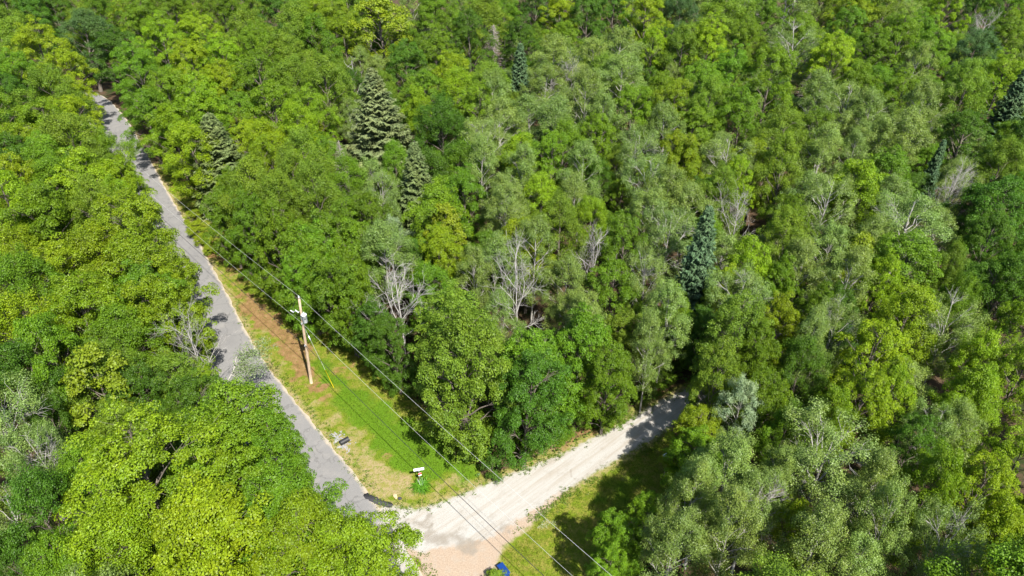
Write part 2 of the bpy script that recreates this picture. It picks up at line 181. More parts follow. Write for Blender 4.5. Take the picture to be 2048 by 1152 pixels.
# ---------------------------------------------------------------- materials
class NT:
    def __init__(self, name):
        self.m = bpy.data.materials.new(name); self.m.use_nodes = True
        self.t = self.m.node_tree; self.t.nodes.clear()
        self.out = self.n('ShaderNodeOutputMaterial')
    def n(self, typ, **kw):
        nd = self.t.nodes.new(typ)
        for k, v in kw.items(): setattr(nd, k, v)
        return nd
    def l(self, a, b): self.t.links.new(a, b)
    def noise(self, scale, detail=3, rough=.55, vec=None, dist=0.0):
        nd = self.n('ShaderNodeTexNoise'); nd.inputs['Scale'].default_value = scale
        nd.inputs['Detail'].default_value = detail; nd.inputs['Roughness'].default_value = rough
        nd.inputs['Distortion'].default_value = dist
        if vec is not None: self.l(vec, nd.inputs['Vector'])
        return nd.outputs['Fac']
    def ramp(self, fac, stops):
        nd = self.n('ShaderNodeValToRGB'); self.l(fac, nd.inputs[0])
        e = nd.color_ramp.elements
        while len(e) < len(stops): e.new(0.5)
        for s, (p, c) in zip(e, stops):
            s.position = p; s.color = tuple(c) + (1,) if len(c) == 3 else c
        return nd.outputs[0]
    def math(self, op, a, b=None, clamp=False):
        nd = self.n('ShaderNodeMath', operation=op, use_clamp=clamp)
        for i, x in enumerate((a, b)):
            if x is None: continue
            if isinstance(x, (int, float)): nd.inputs[i].default_value = x
            else: self.l(x, nd.inputs[i])
        return nd.outputs[0]
    def step(self, x, lo, hi):
        nd = self.n('ShaderNodeMapRange', interpolation_type='SMOOTHSTEP')
        self.l(x, nd.inputs[0]); nd.inputs[1].default_value = lo; nd.inputs[2].default_value = hi
        return nd.outputs[0]
    def mix(self, f, a, b, blend='MIX'):
        nd = self.n('ShaderNodeMix', data_type='RGBA', blend_type=blend)
        for s, x in ((0, f), (6, a), (7, b)):
            if isinstance(x, (int, float)): nd.inputs[s].default_value = x
            elif isinstance(x, tuple): nd.inputs[s].default_value = x + (1,) if len(x) == 3 else x
            else: self.l(x, nd.inputs[s])
        return nd.outputs[2]
    def attr(self, name):
        nd = self.n('ShaderNodeAttribute', attribute_name=name)
        return nd.outputs['Fac']
    def coord(self, which='Object'):
        return self.n('ShaderNodeTexCoord').outputs[which]
    def bump(self, h, strength, dist=.05):
        b = self.n('ShaderNodeBump'); b.inputs['Strength'].default_value = strength; b.inputs['Distance'].default_value = dist
        self.l(h, b.inputs['Height']); return b.outputs[0]
    def pbr(self, col, rough=.8, spec=.3, bump=None, metal=0.0):
        p = self.n('ShaderNodeBsdfPrincipled')
        if isinstance(col, tuple): p.inputs['Base Color'].default_value = col + (1,)
        else: self.l(col, p.inputs['Base Color'])
        p.inputs['Roughness'].default_value = rough
        p.inputs['Specular IOR Level'].default_value = spec
        p.inputs['Metallic'].default_value = metal
        if bump is not None: self.l(bump, p.inputs['Normal'])
        return p
    def done(self, sh):
        self.l(sh, self.out.inputs[0]); return self.m

def simple(name, col, rough=.6, spec=.3, var=.25, scale=8, metal=0.0):
    t = NT(name); c = t.coord()
    n = t.noise(scale, 4, .6, c)
    d = tuple(x * (1 - var) for x in col); b = tuple(min(1, x * (1 + var)) for x in col)
    return t.done(t.pbr(t.ramp(n, [(.3, d), (.7, b)]), rough, spec, None, metal).outputs[0])

def leaf_material(name, transl=.40, spec=.25, rough=.5, pale=.25, patch=.5):
    """colour of the crown comes from the object's own colour; leaves vary one by one"""
    t = NT(name)
    info = t.n('ShaderNodeObjectInfo'); lv = t.attr('lv')
    base = info.outputs['Color']
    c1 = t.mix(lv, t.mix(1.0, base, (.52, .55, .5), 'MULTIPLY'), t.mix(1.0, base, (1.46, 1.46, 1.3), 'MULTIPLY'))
    # sprays of yellower and bluer leaves through the crown
    vec = t.n('ShaderNodeVectorMath', operation='ADD'); t.l(t.coord('Object'), vec.inputs[0]); 
    rnd = t.math('MULTIPLY', info.outputs['Random'], 40.0)
    cmb = t.n('ShaderNodeCombineXYZ'); t.l(rnd, cmb.inputs[0]); t.l(cmb.outputs[0], vec.inputs[1])
    n = t.step(t.noise(.55, 3, .6, vec.outputs[0]), .38, .66)
    c2 = t.mix(t.math('MULTIPLY', n, patch), c1, t.mix(1.0, c1, (1.2, 1.08, .8), 'MULTIPLY'))
    n2 = t.step(t.noise(.9, 4, .65, vec.outputs[0], .6), .34, .68)
    c2 = t.mix(t.math('MULTIPLY', n2, .55), c2, t.mix(1.0, c2, (.66, .80, 1.0), 'MULTIPLY'))
    g = t.n('ShaderNodeNewGeometry')
    c3 = t.mix(t.math('MULTIPLY', g.outputs['Backfacing'], pale), c2, t.mix(1.0, c2, (1.3, 1.28, 1.5), 'MULTIPLY'))
    p = t.pbr(c3, rough, spec)
    tr = t.n('ShaderNodeBsdfTranslucent'); t.l(t.mix(1.0, c3, (1.15, 1.35, .5), 'MULTIPLY'), tr.inputs[0])
    mx = t.n('ShaderNodeMixShader'); mx.inputs[0].default_value = transl
    t.l(p.outputs[0], mx.inputs[1]); t.l(tr.outputs[0], mx.inputs[2])
    return t.done(mx.outputs[0])

def bark_material(name, a, b, scale=3.0):
    t = NT(name); c = t.coord()
    mp = t.n('ShaderNodeMapping'); mp.inputs['Scale'].default_value = (6, 6, 1.2); t.l(c, mp.inputs[0])
    n = t.noise(scale, 5, .65, mp.outputs[0])
    return t.done(t.pbr(t.ramp(n, [(.3, a), (.7, b)]), .85, .2, t.bump(n, .5, .03)).outputs[0])

M = {}
M['leaf'] = leaf_material('broad leaf')
M['aspen_leaf'] = leaf_material('aspen leaf', .36, .35, .45, .5, .45)
M['needle'] = leaf_material('conifer needle', .22, .2, .6, .15, .25)
M['straw_leaf'] = leaf_material('shrub leaf', .3, .2, .5, .2, .6)
M['bark_dark'] = bark_material('grey brown bark', (.055, .045, .036), (.17, .145, .12))
M['bark_pale'] = bark_material('pale aspen bark', (.12, .112, .095), (.36, .345, .305))
M['bark_dead'] = bark_material('weathered bare wood', (.14, .132, .122), (.40, .38, .35))
M['bark_brown'] = bark_material('dead conifer twigs', (.13, .11, .095), (.34, .30, .27))

# ---------------------------------------------------------------- ground
def ground_material():
    t = NT('ground cover')
    P = t.n('ShaderNodeNewGeometry').outputs['Position']
    fine = t.noise(9.0, 6, .7, P); mid = t.noise(1.6, 5, .62, P); big = t.noise(.33, 4, .6, P); tiny = t.noise(30.0, 3, .7, P)
    def cover(name, lo=.35, hi=.65, amp=.75, src=None):
        # the mask wins where the noise lets it through: ragged natural borders
        m = t.math('ADD', t.attr(name), t.math('MULTIPLY', t.math('SUBTRACT', src or mid, .5), amp))
        return t.step(m, lo, hi)
    litter = t.ramp(fine, [(.25, (.025, .017, .010)), (.5, (.056, .037, .021)), (.75, (.112, .072, .044))])
    litter = t.mix(t.step(big, .5, .66), litter, (.019, .028, .007))
    grass = t.ramp(fine, [(.22, (.042, .068, .005)), (.5, (.090, .128, .007)), (.8, (.165, .195, .014))])
    grass = t.mix(t.math('MULTIPLY', t.step(mid, .40, .64), .75), grass, (.175, .150, .035))
    lush = t.ramp(fine, [(.25, (.034, .080, .004)), (.6, (.075, .145, .006)), (.85, (.13, .20, .010))])
    dry = t.ramp(fine, [(.2, (.123, .092, .042)), (.5, (.223, .173, .089)), (.8, (.291, .240, .140))])
    dry = t.mix(t.math('MULTIPLY', t.step(mid, .50, .62), .6), dry, (.129, .140, .017))
    dirt = t.ramp(mid, [(.25, (.090, .048, .023)), (.55, (.175, .098, .047)), (.8, (.25, .165, .092))])
    dirt = t.mix(t.math('MULTIPLY', t.step(fine, .46, .62), .6), dirt, (.125, .13, .022))
    sand = t.ramp(fine, [(.2, (.181, .134, .094)), (.55, (.269, .210, .155)), (.85, (.336, .277, .218))])
    sand = t.mix(t.math('MULTIPLY', t.step(mid, .46, .66), .5), sand, (.252, .218, .176))
    # lane gravel: pale crushed stone with streaks along the wheel tracks
    mp = t.n('ShaderNodeMapping'); mp.inputs['Rotation'].default_value = (0, 0, -R_(41)); t.l(P, mp.inputs[0])
    mp2 = t.n('ShaderNodeMapping'); mp2.inputs['Scale'].default_value = (.10, 1.7, 1); t.l(mp.outputs[0], mp2.inputs[0])
    streak = t.noise(1.2, 5, .65, mp2.outputs[0])
    grav = t.ramp(tiny, [(.2, (.194, .187, .168)), (.5, (.281, .273, .251)), (.8, (.347, .338, .315))])
    grav = t.mix(t.math('MULTIPLY', t.step(streak, .42, .66), .7), grav, (.227, .201, .164))
    grav = t.mix(t.math('MULTIPLY', t.step(t.noise(.8, 6, .7, P), .52, .68), .45), grav, (.193, .174, .143))
    grav = t.mix(t.math('MULTIPLY', t.step(t.noise(6.0, 2, .5, P), .70, .74), .5), grav, (.126, .116, .095))
    stone = t.ramp(t.noise(16, 2, .5, P), [(.3, (.123, .123, .123)), (.6, (.307, .307, .313))])
    c = t.mix(cover('grass', .3, .6, .9), litter, grass)
    c = t.mix(cover('lush', .3, .9, .8), c, lush)
    c = t.mix(t.math('MULTIPLY', cover('dry', .25, .85, 1.5), t.step(t.noise(3.5, 5, .7, P), .30, .58)), c, dry)
    c = t.mix(cover('dirt', .3, .75, .8), c, dirt)
    c = t.mix(cover('sand', .30, .75, .9), c, sand)
    c = t.mix(cover('splash', .45, .7, 1.1, fine), c, stone)
    c = t.mix(cover('gravel', .32, .70, 1.0), c, grav)
    c = t.mix(t.math('MULTIPLY', cover('dust', .3, .8, .9), .75), c, (.165, .145, .118))
    h = t.math('ADD', t.math('MULTIPLY', fine, 1.0), t.math('MULTIPLY', tiny, .5))
    return t.done(t.pbr(c, .92, .12, t.bump(h, .55, .08)).outputs[0])
M['ground'] = ground_material()

def asphalt_material():
    t = NT('weathered asphalt')
    P = t.n('ShaderNodeNewGeometry').outputs['Position']
    fine = t.noise(25, 4, .7, P); mid = t.noise(.9, 5, .65, P); big = t.noise(.22, 3, .6, P)
    c = t.ramp(fine, [(.2, (.109, .107, .104)), (.6, (.158, .155, .150)), (.85, (.211, .205, .192))])
    c = t.mix(t.math('MULTIPLY', t.step(mid, .48, .7), .35), c, (.204, .192, .176))
    c = t.mix(t.math('MULTIPLY', t.step(big, .5, .65), .3), c, (.105, .103, .103))
    # fine cracks
    vo = t.n('ShaderNodeTexVoronoi', feature='DISTANCE_TO_EDGE'); vo.inputs['Scale'].default_value = .38
    wp = t.n('ShaderNodeVectorMath', operation='ADD'); t.l(P, wp.inputs[0])
    nz = t.n('ShaderNodeTexNoise'); nz.inputs['Scale'].default_value = 1.5; t.l(P, nz.inputs[0]); t.l(nz.outputs['Color'], wp.inputs[1])
    t.l(wp.outputs[0], vo.inputs[0])
    crack = t.math('SUBTRACT', 1.0, t.step(vo.outputs['Distance'], .004, .022))
    c = t.mix(t.math('MULTIPLY', crack, .35), c, (.056, .055, .053))
    # dust and washed sand along the edges
    e = t.math('ADD', t.attr('edge'), t.math('MULTIPLY', t.math('SUBTRACT', mid, .5), .9))
    c = t.mix(t.math('MULTIPLY', t.step(e, .62, 1.0), .8), c, (.323, .276, .205))
    w = t.math('ADD', t.attr('wash'), t.math('MULTIPLY', t.math('SUBTRACT', t.noise(1.8, 6, .7, P), .5), 1.1))
    c = t.mix(t.math('MULTIPLY', t.step(w, .35, .8), .92), c, t.ramp(fine, [(.2, (.19, .175, .15)), (.8, (.34, .32, .285))]))
    return t.done(t.pbr(c, .85, .2, t.bump(fine, .35, .02)).outputs[0])
M['asphalt'] = asphalt_material()

def poly_mask(P, poly):
    x, y = P[:, 0], P[:, 1]; c = np.zeros(len(P), bool); n = len(poly)
    for i in range(n):
        x1, y1 = poly[i]; x2, y2 = poly[i - 1]
        if y1 == y2: continue
        c ^= ((y1 > y) != (y2 > y)) & (x < (x2 - x1) * (y - y1) / (y2 - y1) + x1)
    return c

def poly_dist(P, poly, closed=True):
    d = np.full(len(P), 1e9); n = len(poly)
    for i in range(0 if closed else 1, n):
        a = np.array(poly[i - 1]); b = np.array(poly[i]); ab = b - a
        t = np.clip(((P - a) @ ab) / max(ab @ ab, 1e-9), 0, 1)
        d = np.minimum(d, np.linalg.norm(P - a - t[:, None] * ab, axis=1))
    return d

def sdist(P, poly):                                   # positive inside
    return np.where(poly_mask(P, poly), 1, -1) * poly_dist(P, poly)

def smooth_line(pts, step=.5):
    P = np.array(pts, float)
    for _ in range(2):                                # Chaikin
        Q = np.empty((2 * len(P) - 2, 2)); Q[0::2] = .75 * P[:-1] + .25 * P[1:]; Q[1::2] = .25 * P[:-1] + .75 * P[1:]
        P = np.vstack([P[:1], Q, P[-1:]])
    s = np.r_[0, np.cumsum(np.linalg.norm(np.diff(P, axis=0), axis=1))]
    t = np.arange(0, s[-1], step)
    return np.stack([np.interp(t, s, P[:, 0]), np.interp(t, s, P[:, 1])], 1)

far = (np.array(ROAD_R[-1]) + np.array([[-16, 13], [-36, 24], [-66, 36]])).tolist()
near = [[2.5, 14.0], [-1.0, 20.5]]
ROAD_EDGE = smooth_line(near + [list(p) for p in ROAD_R[1:]] + far, .4)
tt = np.gradient(ROAD_EDGE, axis=0); tt = norm(tt); NRM = np.stack([-tt[:, 1], tt[:, 0]], 1)
ROAD_LEFT = ROAD_EDGE + NRM * 6.0
ROAD_POLY = ROAD_EDGE[::6].tolist() + ROAD_LEFT[::-6].tolist()
GRAV_POLY = smooth_line(GRAV_U + [(33.0, 62.0), (44.0, 74.0), (47.0, 71.0), (36.0, 58.5)] + GRAV_L, .6).tolist()
VERGE_POLY = [tuple(p) for p in ROAD_EDGE[::4] if 33 < p[1] < 100] + [tuple(p) for p in VERGE_E[::-1]] + [tuple(GRAV_U[3]), tuple(GRAV_U[1]), tuple(GRAV_U[0])]

def warp(P):
    x, y = P[:, 0], P[:, 1]
    return P + np.column_stack([.45 * np.sin(1.7 * y + .9 * x) + .25 * np.sin(3.9 * x - 2.3 * y) + .12 * np.sin(8.1 * y + 5 * x),
                                .45 * np.sin(1.9 * x - .8 * y + 1) + .25 * np.sin(4.3 * y + 1.7 * x) + .12 * np.sin(7.3 * x - 6 * y)])

def blobs(P, L):
    w = np.zeros(len(P)); P = warp(P)
    for x, y, r in L:
        r *= 1.15
        w = w + np.exp(-((P[:, 0] - x) ** 2 + (P[:, 1] - y) ** 2) / (r * r)) * .72
    return np.clip(w, 0, 1)

def ramp01(d, a, b):
    return np.clip((d - a) / (b - a), 0, 1)

def covers(P):
    verge = ramp01(sdist(P, VERGE_POLY), -1.6, .3)
    lawn = ramp01(sdist(P, LAWN), -1.6, .4)
    grav = ramp01(sdist(P, GRAV_POLY), -.6, .75)
    sand = ramp01(sdist(P, DRIVE), -.45, .8)
    gd = sdist(P, GRAV_POLY)
    sand = np.maximum(sand, ramp01(sdist(P, DRIVE), -1.8, -.8) * (gd > -.3))
    edge = np.clip(1 - poly_dist(warp(P) * .5 + P * .5, ROAD_EDGE[::3].tolist(), False) / 1.1, 0, 1)
    ledge = np.clip(1 - poly_dist(P, ROAD_LEFT[::3].tolist(), False) / 2.2, 0, 1)
    up = np.clip(1 - poly_dist(P, GRAV_U, False) / 1.5, 0, 1) * .85
    return dict(grass=np.maximum.reduce([verge, lawn, up, ledge * .8]), lush=blobs(P, LUSH) * .95,
                dry=np.maximum.reduce([blobs(P, DRY) * .9, edge, np.clip(1 - np.abs(gd + .2) / .9, 0, 1) * .75]), dust=blobs(P, DUST), dirt=blobs(P, DIRT) * .9, sand=sand,
                splash=np.maximum(blobs(P, STONE), blobs(P, SPLASH) * .62), gravel=grav)

def sheet(name, x0, x1, y0, y1, step, keep, z, kind='structure'):
    nx, ny = int((x1 - x0) / step) + 1, int((y1 - y0) / step) + 1
    X, Y = np.meshgrid(x0 + np.arange(nx) * step, y0 + np.arange(ny) * step)
    P = np.stack([X.ravel(), Y.ravel()], 1)
    k = keep(P).reshape(ny, nx)
    cell = k[:-1, :-1] & k[1:, :-1] & k[:-1, 1:] & k[1:, 1:]
    j, i = np.nonzero(cell); a = j * nx + i
    Q = np.stack([a, a + 1, a + nx + 1, a + nx], 1)
    u, inv = np.unique(Q, return_inverse=True); Q = inv.reshape(-1, 4); P = P[u]
    V = np.column_stack([P, np.full(len(P), z)])
    me = mesh_quads(name, V, Q)
    for kx, w in covers(P).items(): attr(me, kx, w)
    o = link(name, me, M['ground']); o['kind'] = kind
    return o

BIG = 2500.0
me = mesh_quads('ground', [(-BIG, -BIG, -.02), (BIG, -BIG, -.02), (BIG, BIG, -.02), (-BIG, BIG, -.02)], [(0, 1, 2, 3)])
tag(link('ground', me, M['ground']), kind='structure')
sheet('forest_edge_ground', -75, 48, 12, 115, .5, lambda P: np.maximum.reduce([sdist(P, VERGE_POLY), sdist(P, LAWN), sdist(P, GRAV_POLY), sdist(P, DRIVE), sdist(P, ROAD_POLY)]) > -5.5, -.008)
sheet('grass_verge', -62, 2, 30, 102, .25, lambda P: sdist(P, VERGE_POLY) > -.3, 0.0)
sheet('lawn', -4, 18, 14, 45, .25, lambda P: sdist(P, LAWN) > -.3, 0.0)
sheet('sandy_driveway', -9, 6, 18, 42, .2, lambda P: sdist(P, DRIVE) > -.45, .004)
sheet('gravel_road', -13, 48, 24, 76, .25, lambda P: sdist(P, GRAV_POLY) > -.6, .008)

rng = np.random.default_rng(5)
wob = np.interp(np.arange(len(ROAD_EDGE)), np.arange(0, len(ROAD_EDGE), 2.0), rng.normal(0, .07, (len(ROAD_EDGE) + 1) // 2))
cols = np.array([-.02, .15, .5, 1.6, 3.0, 4.4, 5.4, 5.85, 6.02])
V = np.concatenate([np.column_stack([ROAD_EDGE + NRM * (np.full(len(ROAD_EDGE), c) + (wob if k == 0 else 0))[:, None],
                                    np.full(len(ROAD_EDGE), .014 + .03 * (1 - ((c - 3.0) / 3.05) ** 2))]) for k, c in enumerate(cols)])
n = len(ROAD_EDGE); m = len(cols)
j, i = np.meshgrid(np.arange(m - 1), np.arange(n - 1), indexing='ij'); a = (j * n + i).ravel()
me = mesh_quads('paved_road', V, np.stack([a, a + 1, a + n + 1, a + n], 1))
attr(me, 'edge', np.repeat(np.clip(1 - np.minimum(cols + .02, 6.02 - cols) / .9, 0, 1), n))
attr(me, 'wash', np.clip(1.15 - np.hypot((V[:, 0] + 8.6) / 2.9, (V[:, 1] - 31.9) / 4.2), 0, 1) ** .7)
road = tag(link('paved_road', me, M['asphalt']), kind='structure')

# fresh black asphalt lip where the lane meets the road
t = NT('fresh asphalt'); nn = t.noise(20, 4, .7, t.coord())
M['fresh'] = t.done(t.pbr(t.ramp(nn, [(.3, (.018, .018, .021)), (.7, (.05, .05, .055))]), .8, .3, t.bump(nn, .6, .03)).outputs[0])
pt = smooth_line(PATCH + PATCH[:1], .1); rj = np.random.default_rng(3)
pt = pt[:-1] + rj.normal(0, .035, pt[:-1].shape)
c0 = pt.mean(0); nP = len(pt)
V = np.vstack([np.column_stack([pt, np.full(nP, .047)]), np.column_stack([pt, np.full(nP, .004)]), [[c0[0], c0[1], .052]]])
loops, starts = [], []
for k in range(nP):
    k2 = (k + 1) % nP
    starts.append(len(loops)); loops += [k, k2, 2 * nP]
    starts.append(len(loops)); loops += [nP + k, nP + k2, k2, k]
link('asphalt_patch', mesh_poly('asphalt_patch', V, loops, starts), M['fresh'], road)

# ---------------------------------------------------------------- leaves
def leaf_mesh(name, Pn, Nn, L, Wd, rng, along=None, lv=None, fold=.16):
    n = len(Pn); Nn = norm(Nn)
    if along is None:
        along = rng.normal(size=(n, 3))
    u = norm(along - Nn * np.sum(along * Nn, 1, keepdims=True)); w = np.cross(Nn, u)
    L = np.broadcast_to(L, (n,))[:, None]; Wd = np.broadcast_to(Wd, (n,))[:, None]
    V = np.empty((n, 4, 3))
    V[:, 0] = Pn - u * L * .5
    V[:, 1] = Pn - u * L * .06 + w * Wd * .5 + Nn * Wd * fold
    V[:, 2] = Pn + u * L * .5 - Nn * L * .12
    V[:, 3] = Pn - u * L * .06 - w * Wd * .5 + Nn * Wd * fold
    me = mesh_quads(name, V.reshape(-1, 3), np.arange(4 * n).reshape(n, 4))
    attr(me, 'lv', np.clip(rng.beta(2.2, 2.2, n) if lv is None else lv, 0, 1), 'FACE')
    return me

def curve(a, b, sag, k, rng, wig=.12):
    a, b = np.array(a, float), np.array(b, float); s = np.linspace(0, 1, k)[:, None]
    L = np.linalg.norm(b - a)
    p = a + (b - a) * s + np.array([0, 0, 1.0]) * sag * L * (s * (1 - s) * 4) 
    j = rng.normal(0, wig * L / k, (k, 3)); j[0] = 0; j[-1] = 0
    return p + j

def broadleaf(seed, R, H, zb, nl, ncl, dens, leaf, style='maple', bare=0.0, spread=1.0, bark_r=.2):
    """trunk + limbs mesh, and a crown of leaf clumps carried on the limbs"""
    rng = np.random.default_rng(seed); T = Tubes()
    lean = rng.normal(0, .35, 2)
    def axis(z):
        s = z / H; return np.array([lean[0] * s ** 1.5 * 1.6, lean[1] * s ** 1.5 * 1.6, z])
    zz = np.linspace(0, H * .93, 9); tp = np.array([axis(z) for z in zz]); tp[1:-1, :2] += rng.normal(0, .05, (7, 2))
    T.add(tp, bark_r * (1 - zz / H) ** .8 + .015 + .08 * bark_r * 5 * np.exp(-zz * 2.5), 7)
    P, N, LV = [], [], []
    g = 2.399963
    th0 = rng.uniform(0, 6.28)
    for i in range(nl):
        t = (i + .5) / nl
        t = t ** .85
        ph = th0 + i * g + rng.normal(0, .25)
        if style == 'maple': prof = math.sin(math.pi * (.14 + .78 * t)) ** .75
        elif style == 'vase': prof = .45 + .6 * math.sin(math.pi * (.05 + .72 * t))
        else: prof = math.sin(math.pi * (.16 + .76 * t)) ** .9
        rl = R * rng.uniform(.22, .44) * (1 if style != 'aspen' else .92)
        rad = max(0, R * prof * rng.uniform(.70, 1.2) - rl * .75)
        zc = zb + (H - zb) * t * .93 - (rl * .2 if t > .8 else 0)
        if i == nl - 1: rad *= .25
        ax = axis(zc)
        c = np.array([ax[0] + rad * math.cos(ph), ax[1] + rad * math.sin(ph), zc])
        zs = max(zb * .75, zc - rad * rng.uniform(.55, 1.0) - .4)
        r0 = bark_r * .42 * (1 - zs / H) ** .6 + .012
        lim = curve(axis(zs), c, .06, 6, rng); T.add(lim, np.linspace(r0, .02, 6), 5)
        dead = rng.uniform() < bare
        out = norm(np.array([math.cos(ph), math.sin(ph), .35 + .9 * t]))
        nc = max(3, int(ncl * (rl / R / .35) ** 2))
        for k in range(nc):
            d = norm(rng.normal(size=3) * np.array([1, 1, .85]) + out * .75 + np.array([0, 0, .35]))
            p = c + d * rl * (rng.uniform(.55, 1.15) if rng.uniform() < .82 else rng.uniform(1.15, 1.5)) * np.array([1, 1, .8])
            if k % 2 == 0 or dead:
                T.add(curve(lim[-2] if rng.uniform() < .5 else lim[-3], p, .05, 4, rng, .2), np.linspace(.022 if not dead else .03, .006, 4), 3)
            if dead:
                for _ in range(3):
                    q = p + norm(d + rng.normal(0, .7, 3)) * rng.uniform(.35, .9)
                    T.add(curve(p + (c - p) * rng.uniform(.1, .5), q, 0, 3, rng, .2), (.015, .010, .005), 3)
                if rng.uniform() < .7: continue
            if style == 'maple':
                rc = rng.uniform(.30, .70) * (R / 4.0) ** .5 * spread
                m = int(dens * rc * rc * rng.uniform(.8, 1.2)) + 8
                rr = np.sqrt(rng.uniform(0, 1, m)) * rc; aa = rng.uniform(0, 6.283, m)
                cn = norm(d * .55 + np.array([0, 0, 1.0]) + rng.normal(0, .18, 3))
                e1 = norm(np.cross(cn, [.3, 1, .1])); e2 = np.cross(cn, e1)
                off = (rr * np.cos(aa))[:, None] * e1 + (rr * np.sin(aa))[:, None] * e2
                dome = -.55 * rr ** 2 / rc + rng.normal(0, .12 * rc, m) - (rng.uniform(0, 1, m) < .3) * rng.uniform(0, .5, m) * rc
                P.append(p + off + cn * dome[:, None])
                N.append(cn * 1.0 + .8 * off / rc + rng.normal(0, .5, (m, 3)))
            else:
                rc = rng.uniform(.34, .66) * (R / 3.2) ** .5 * spread
                m = int(dens * rc * rc * rng.uniform(.75, 1.25)) + 8
                q = rng.normal(size=(m, 3)); q = norm(q) * (rng.uniform(0, 1, m) ** .5)[:, None] * rc * np.array([1, 1, 1.05])
                P.append(p + q + np.array([0, 0, .1]) * rng.uniform(-1, 1))
                N.append(q / rc * .9 + d * .35 + np.array([0, 0, .5]) + rng.normal(0, .5, (m, 3)))
            LV.append(np.clip(rng.beta(2.3, 2.3, m) * .75 + rng.uniform(0, .25), 0, 1))
    P = np.concatenate(P); N = np.concatenate(N); LV = np.concatenate(LV)
    sz = leaf * rng.uniform(.72, 1.28, len(P))
    return T.build('trunk'), leaf_mesh('crown', P, N, sz, sz * .82, rng, None, LV)

def conifer(seed, R, H, dens=1.0, zb=.06, droop=.18, dead=False):
    rng = np.random.default_rng(seed); T = Tubes()
    zz = np.linspace(0, H, 8); T.add(np.column_stack([rng.normal(0, .03, 8), rng.normal(0, .03, 8), zz]), .02 + R * .055 * (1 - zz / H), 7)
    P, N, A, S = [], [], [], []
    z = H * zb
    while z < H * .985:
        t = (z - H * zb) / (H * (1 - zb)); L0 = R * (1 - t) ** .82 * (.9 if t > .12 else .72) + .10
        nb = 7 if t < .7 else 5; ph0 = rng.uniform(0, 6.28)
        for b in range(nb):
            ph = ph0 + b * 6.283 / nb + rng.normal(0, .2); L = L0 * rng.uniform(.68, 1.15)
            if dead and rng.uniform() < .25: continue
            d = np.array([math.cos(ph), math.sin(ph), 0.]); sd = np.array([-d[1], d[0], 0.])
            up = .35 * t - droop
            k = 7; s = np.linspace(0, 1, k)[:, None]
            pts = np.array([0, 0, z]) + d * L * s + np.array([0, 0, 1.]) * (L * up * s + L * .16 * s ** 3)
            T.add(pts, np.linspace(.02 + .012 * L, .006, k), 3)
            if dead:
                for _ in range(int(7 * L) + 3):
                    f = rng.uniform(.2, 1); p = np.array([np.interp(f, s[:, 0], pts[:, c]) for c in range(3)])
                    q = p + (d * .5 + sd * rng.choice([-1, 1]) * rng.uniform(.4, 1)) * L * .28 + np.array([0, 0, -.1 * L]) 
                    T.add([p, (p + q) / 2 + [0, 0, .03], q], (.012, .01, .005), 3)
                continue
            m = int((58 * L + 18) * dens)
            f = rng.uniform(.12, 1, m) ** .75
            base = np.stack([np.interp(f, s[:, 0], pts[:, c]) for c in range(3)], 1)
            side = rng.uniform(-1, 1, m); wid = L * .36 * (1 - .8 * f) + .08
            off = sd * (side * wid)[:, None] + d * (np.abs(side) * wid * .45)[:, None]
            hang = -np.abs(side) ** 1.5 * wid * .75 + rng.normal(0, .05, m)
            P.append(base + off + np.array([0, 0, 1.]) * hang[:, None])
            A.append(d + sd * np.sign(side)[:, None] * np.minimum(1, np.abs(side) * 2)[:, None] * .9 + rng.normal(0, .25, (m, 3)) + np.array([0, 0, -.25]))
            N.append(np.array([0, 0, 1.]) + rng.normal(0, .45, (m, 3)) + d * .25)
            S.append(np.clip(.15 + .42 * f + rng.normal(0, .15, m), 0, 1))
        z += .16 + .26 * (1 - t) * (H / 14) ** .5
    tr = T.build('trunk')
    if dead: return tr, None
    P = np.concatenate(P); N = np.concatenate(N); A = np.concatenate(A); S = np.concatenate(S)
    ln = rng.uniform(.19, .34, len(P))
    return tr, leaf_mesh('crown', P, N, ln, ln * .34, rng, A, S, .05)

def bare_tree(seed, H, R, forks=4, levels=4, up=.9, thick=.125, dense=1.35):
    """leafless tree: trunk mesh and a mesh of its limbs and twigs"""
    rng = np.random.default_rng(seed); T = Tubes(); B = Tubes()
    hz = np.linspace(0, H * .8, 8); tp = np.column_stack([np.cumsum(rng.normal(0, .07, 8)), np.cumsum(rng.normal(0, .07, 8)), hz])
    T.add(tp, thick * (1 - hz / H * .85), 7)
    def grow(p, d, L, r, lev):
        k = 5; pts = [p]; dd = d.copy()
        for i in range(k - 1):
            dd = norm(dd + rng.normal(0, .16, 3) + np.array([0, 0, .06])); pts.append(pts[-1] + dd * L / (k - 1))
        pts = np.array(pts); B.add(pts, np.linspace(r, r * .45, k), 5 if lev < 2 else 3)
        if lev >= levels: return
        nb = int((3.2 if lev < 2 else 2.6) * dense + rng.uniform(0, 1.6))
        for i in range(nb):
            f = rng.uniform(.3, 1); q = np.array([np.interp(f * (k - 1), np.arange(k), pts[:, c]) for c in range(3)])
            grow(q, norm(dd + rng.normal(0, .62, 3) + np.array([0, 0, .1])), L * rng.uniform(.42, .7), max(.007, r * .52), lev + 1)
    n = forks * 3
    for i in range(n):
        f = .3 + .7 * (i + .5) / n; p = np.array([np.interp(f * H * .8, hz, tp[:, c]) for c in range(3)])
        ph = i * 2.4 + rng.normal(0, .3); e = up * (.55 + .65 * f)
        L = R * (1.25 - .55 * f) * rng.uniform(.6, 1.15)
        grow(p, norm(np.array([math.cos(ph), math.sin(ph), e])), L, thick * .48 * (1.15 - .6 * f), 1)
    return T.build('trunk'), B.build('branches')

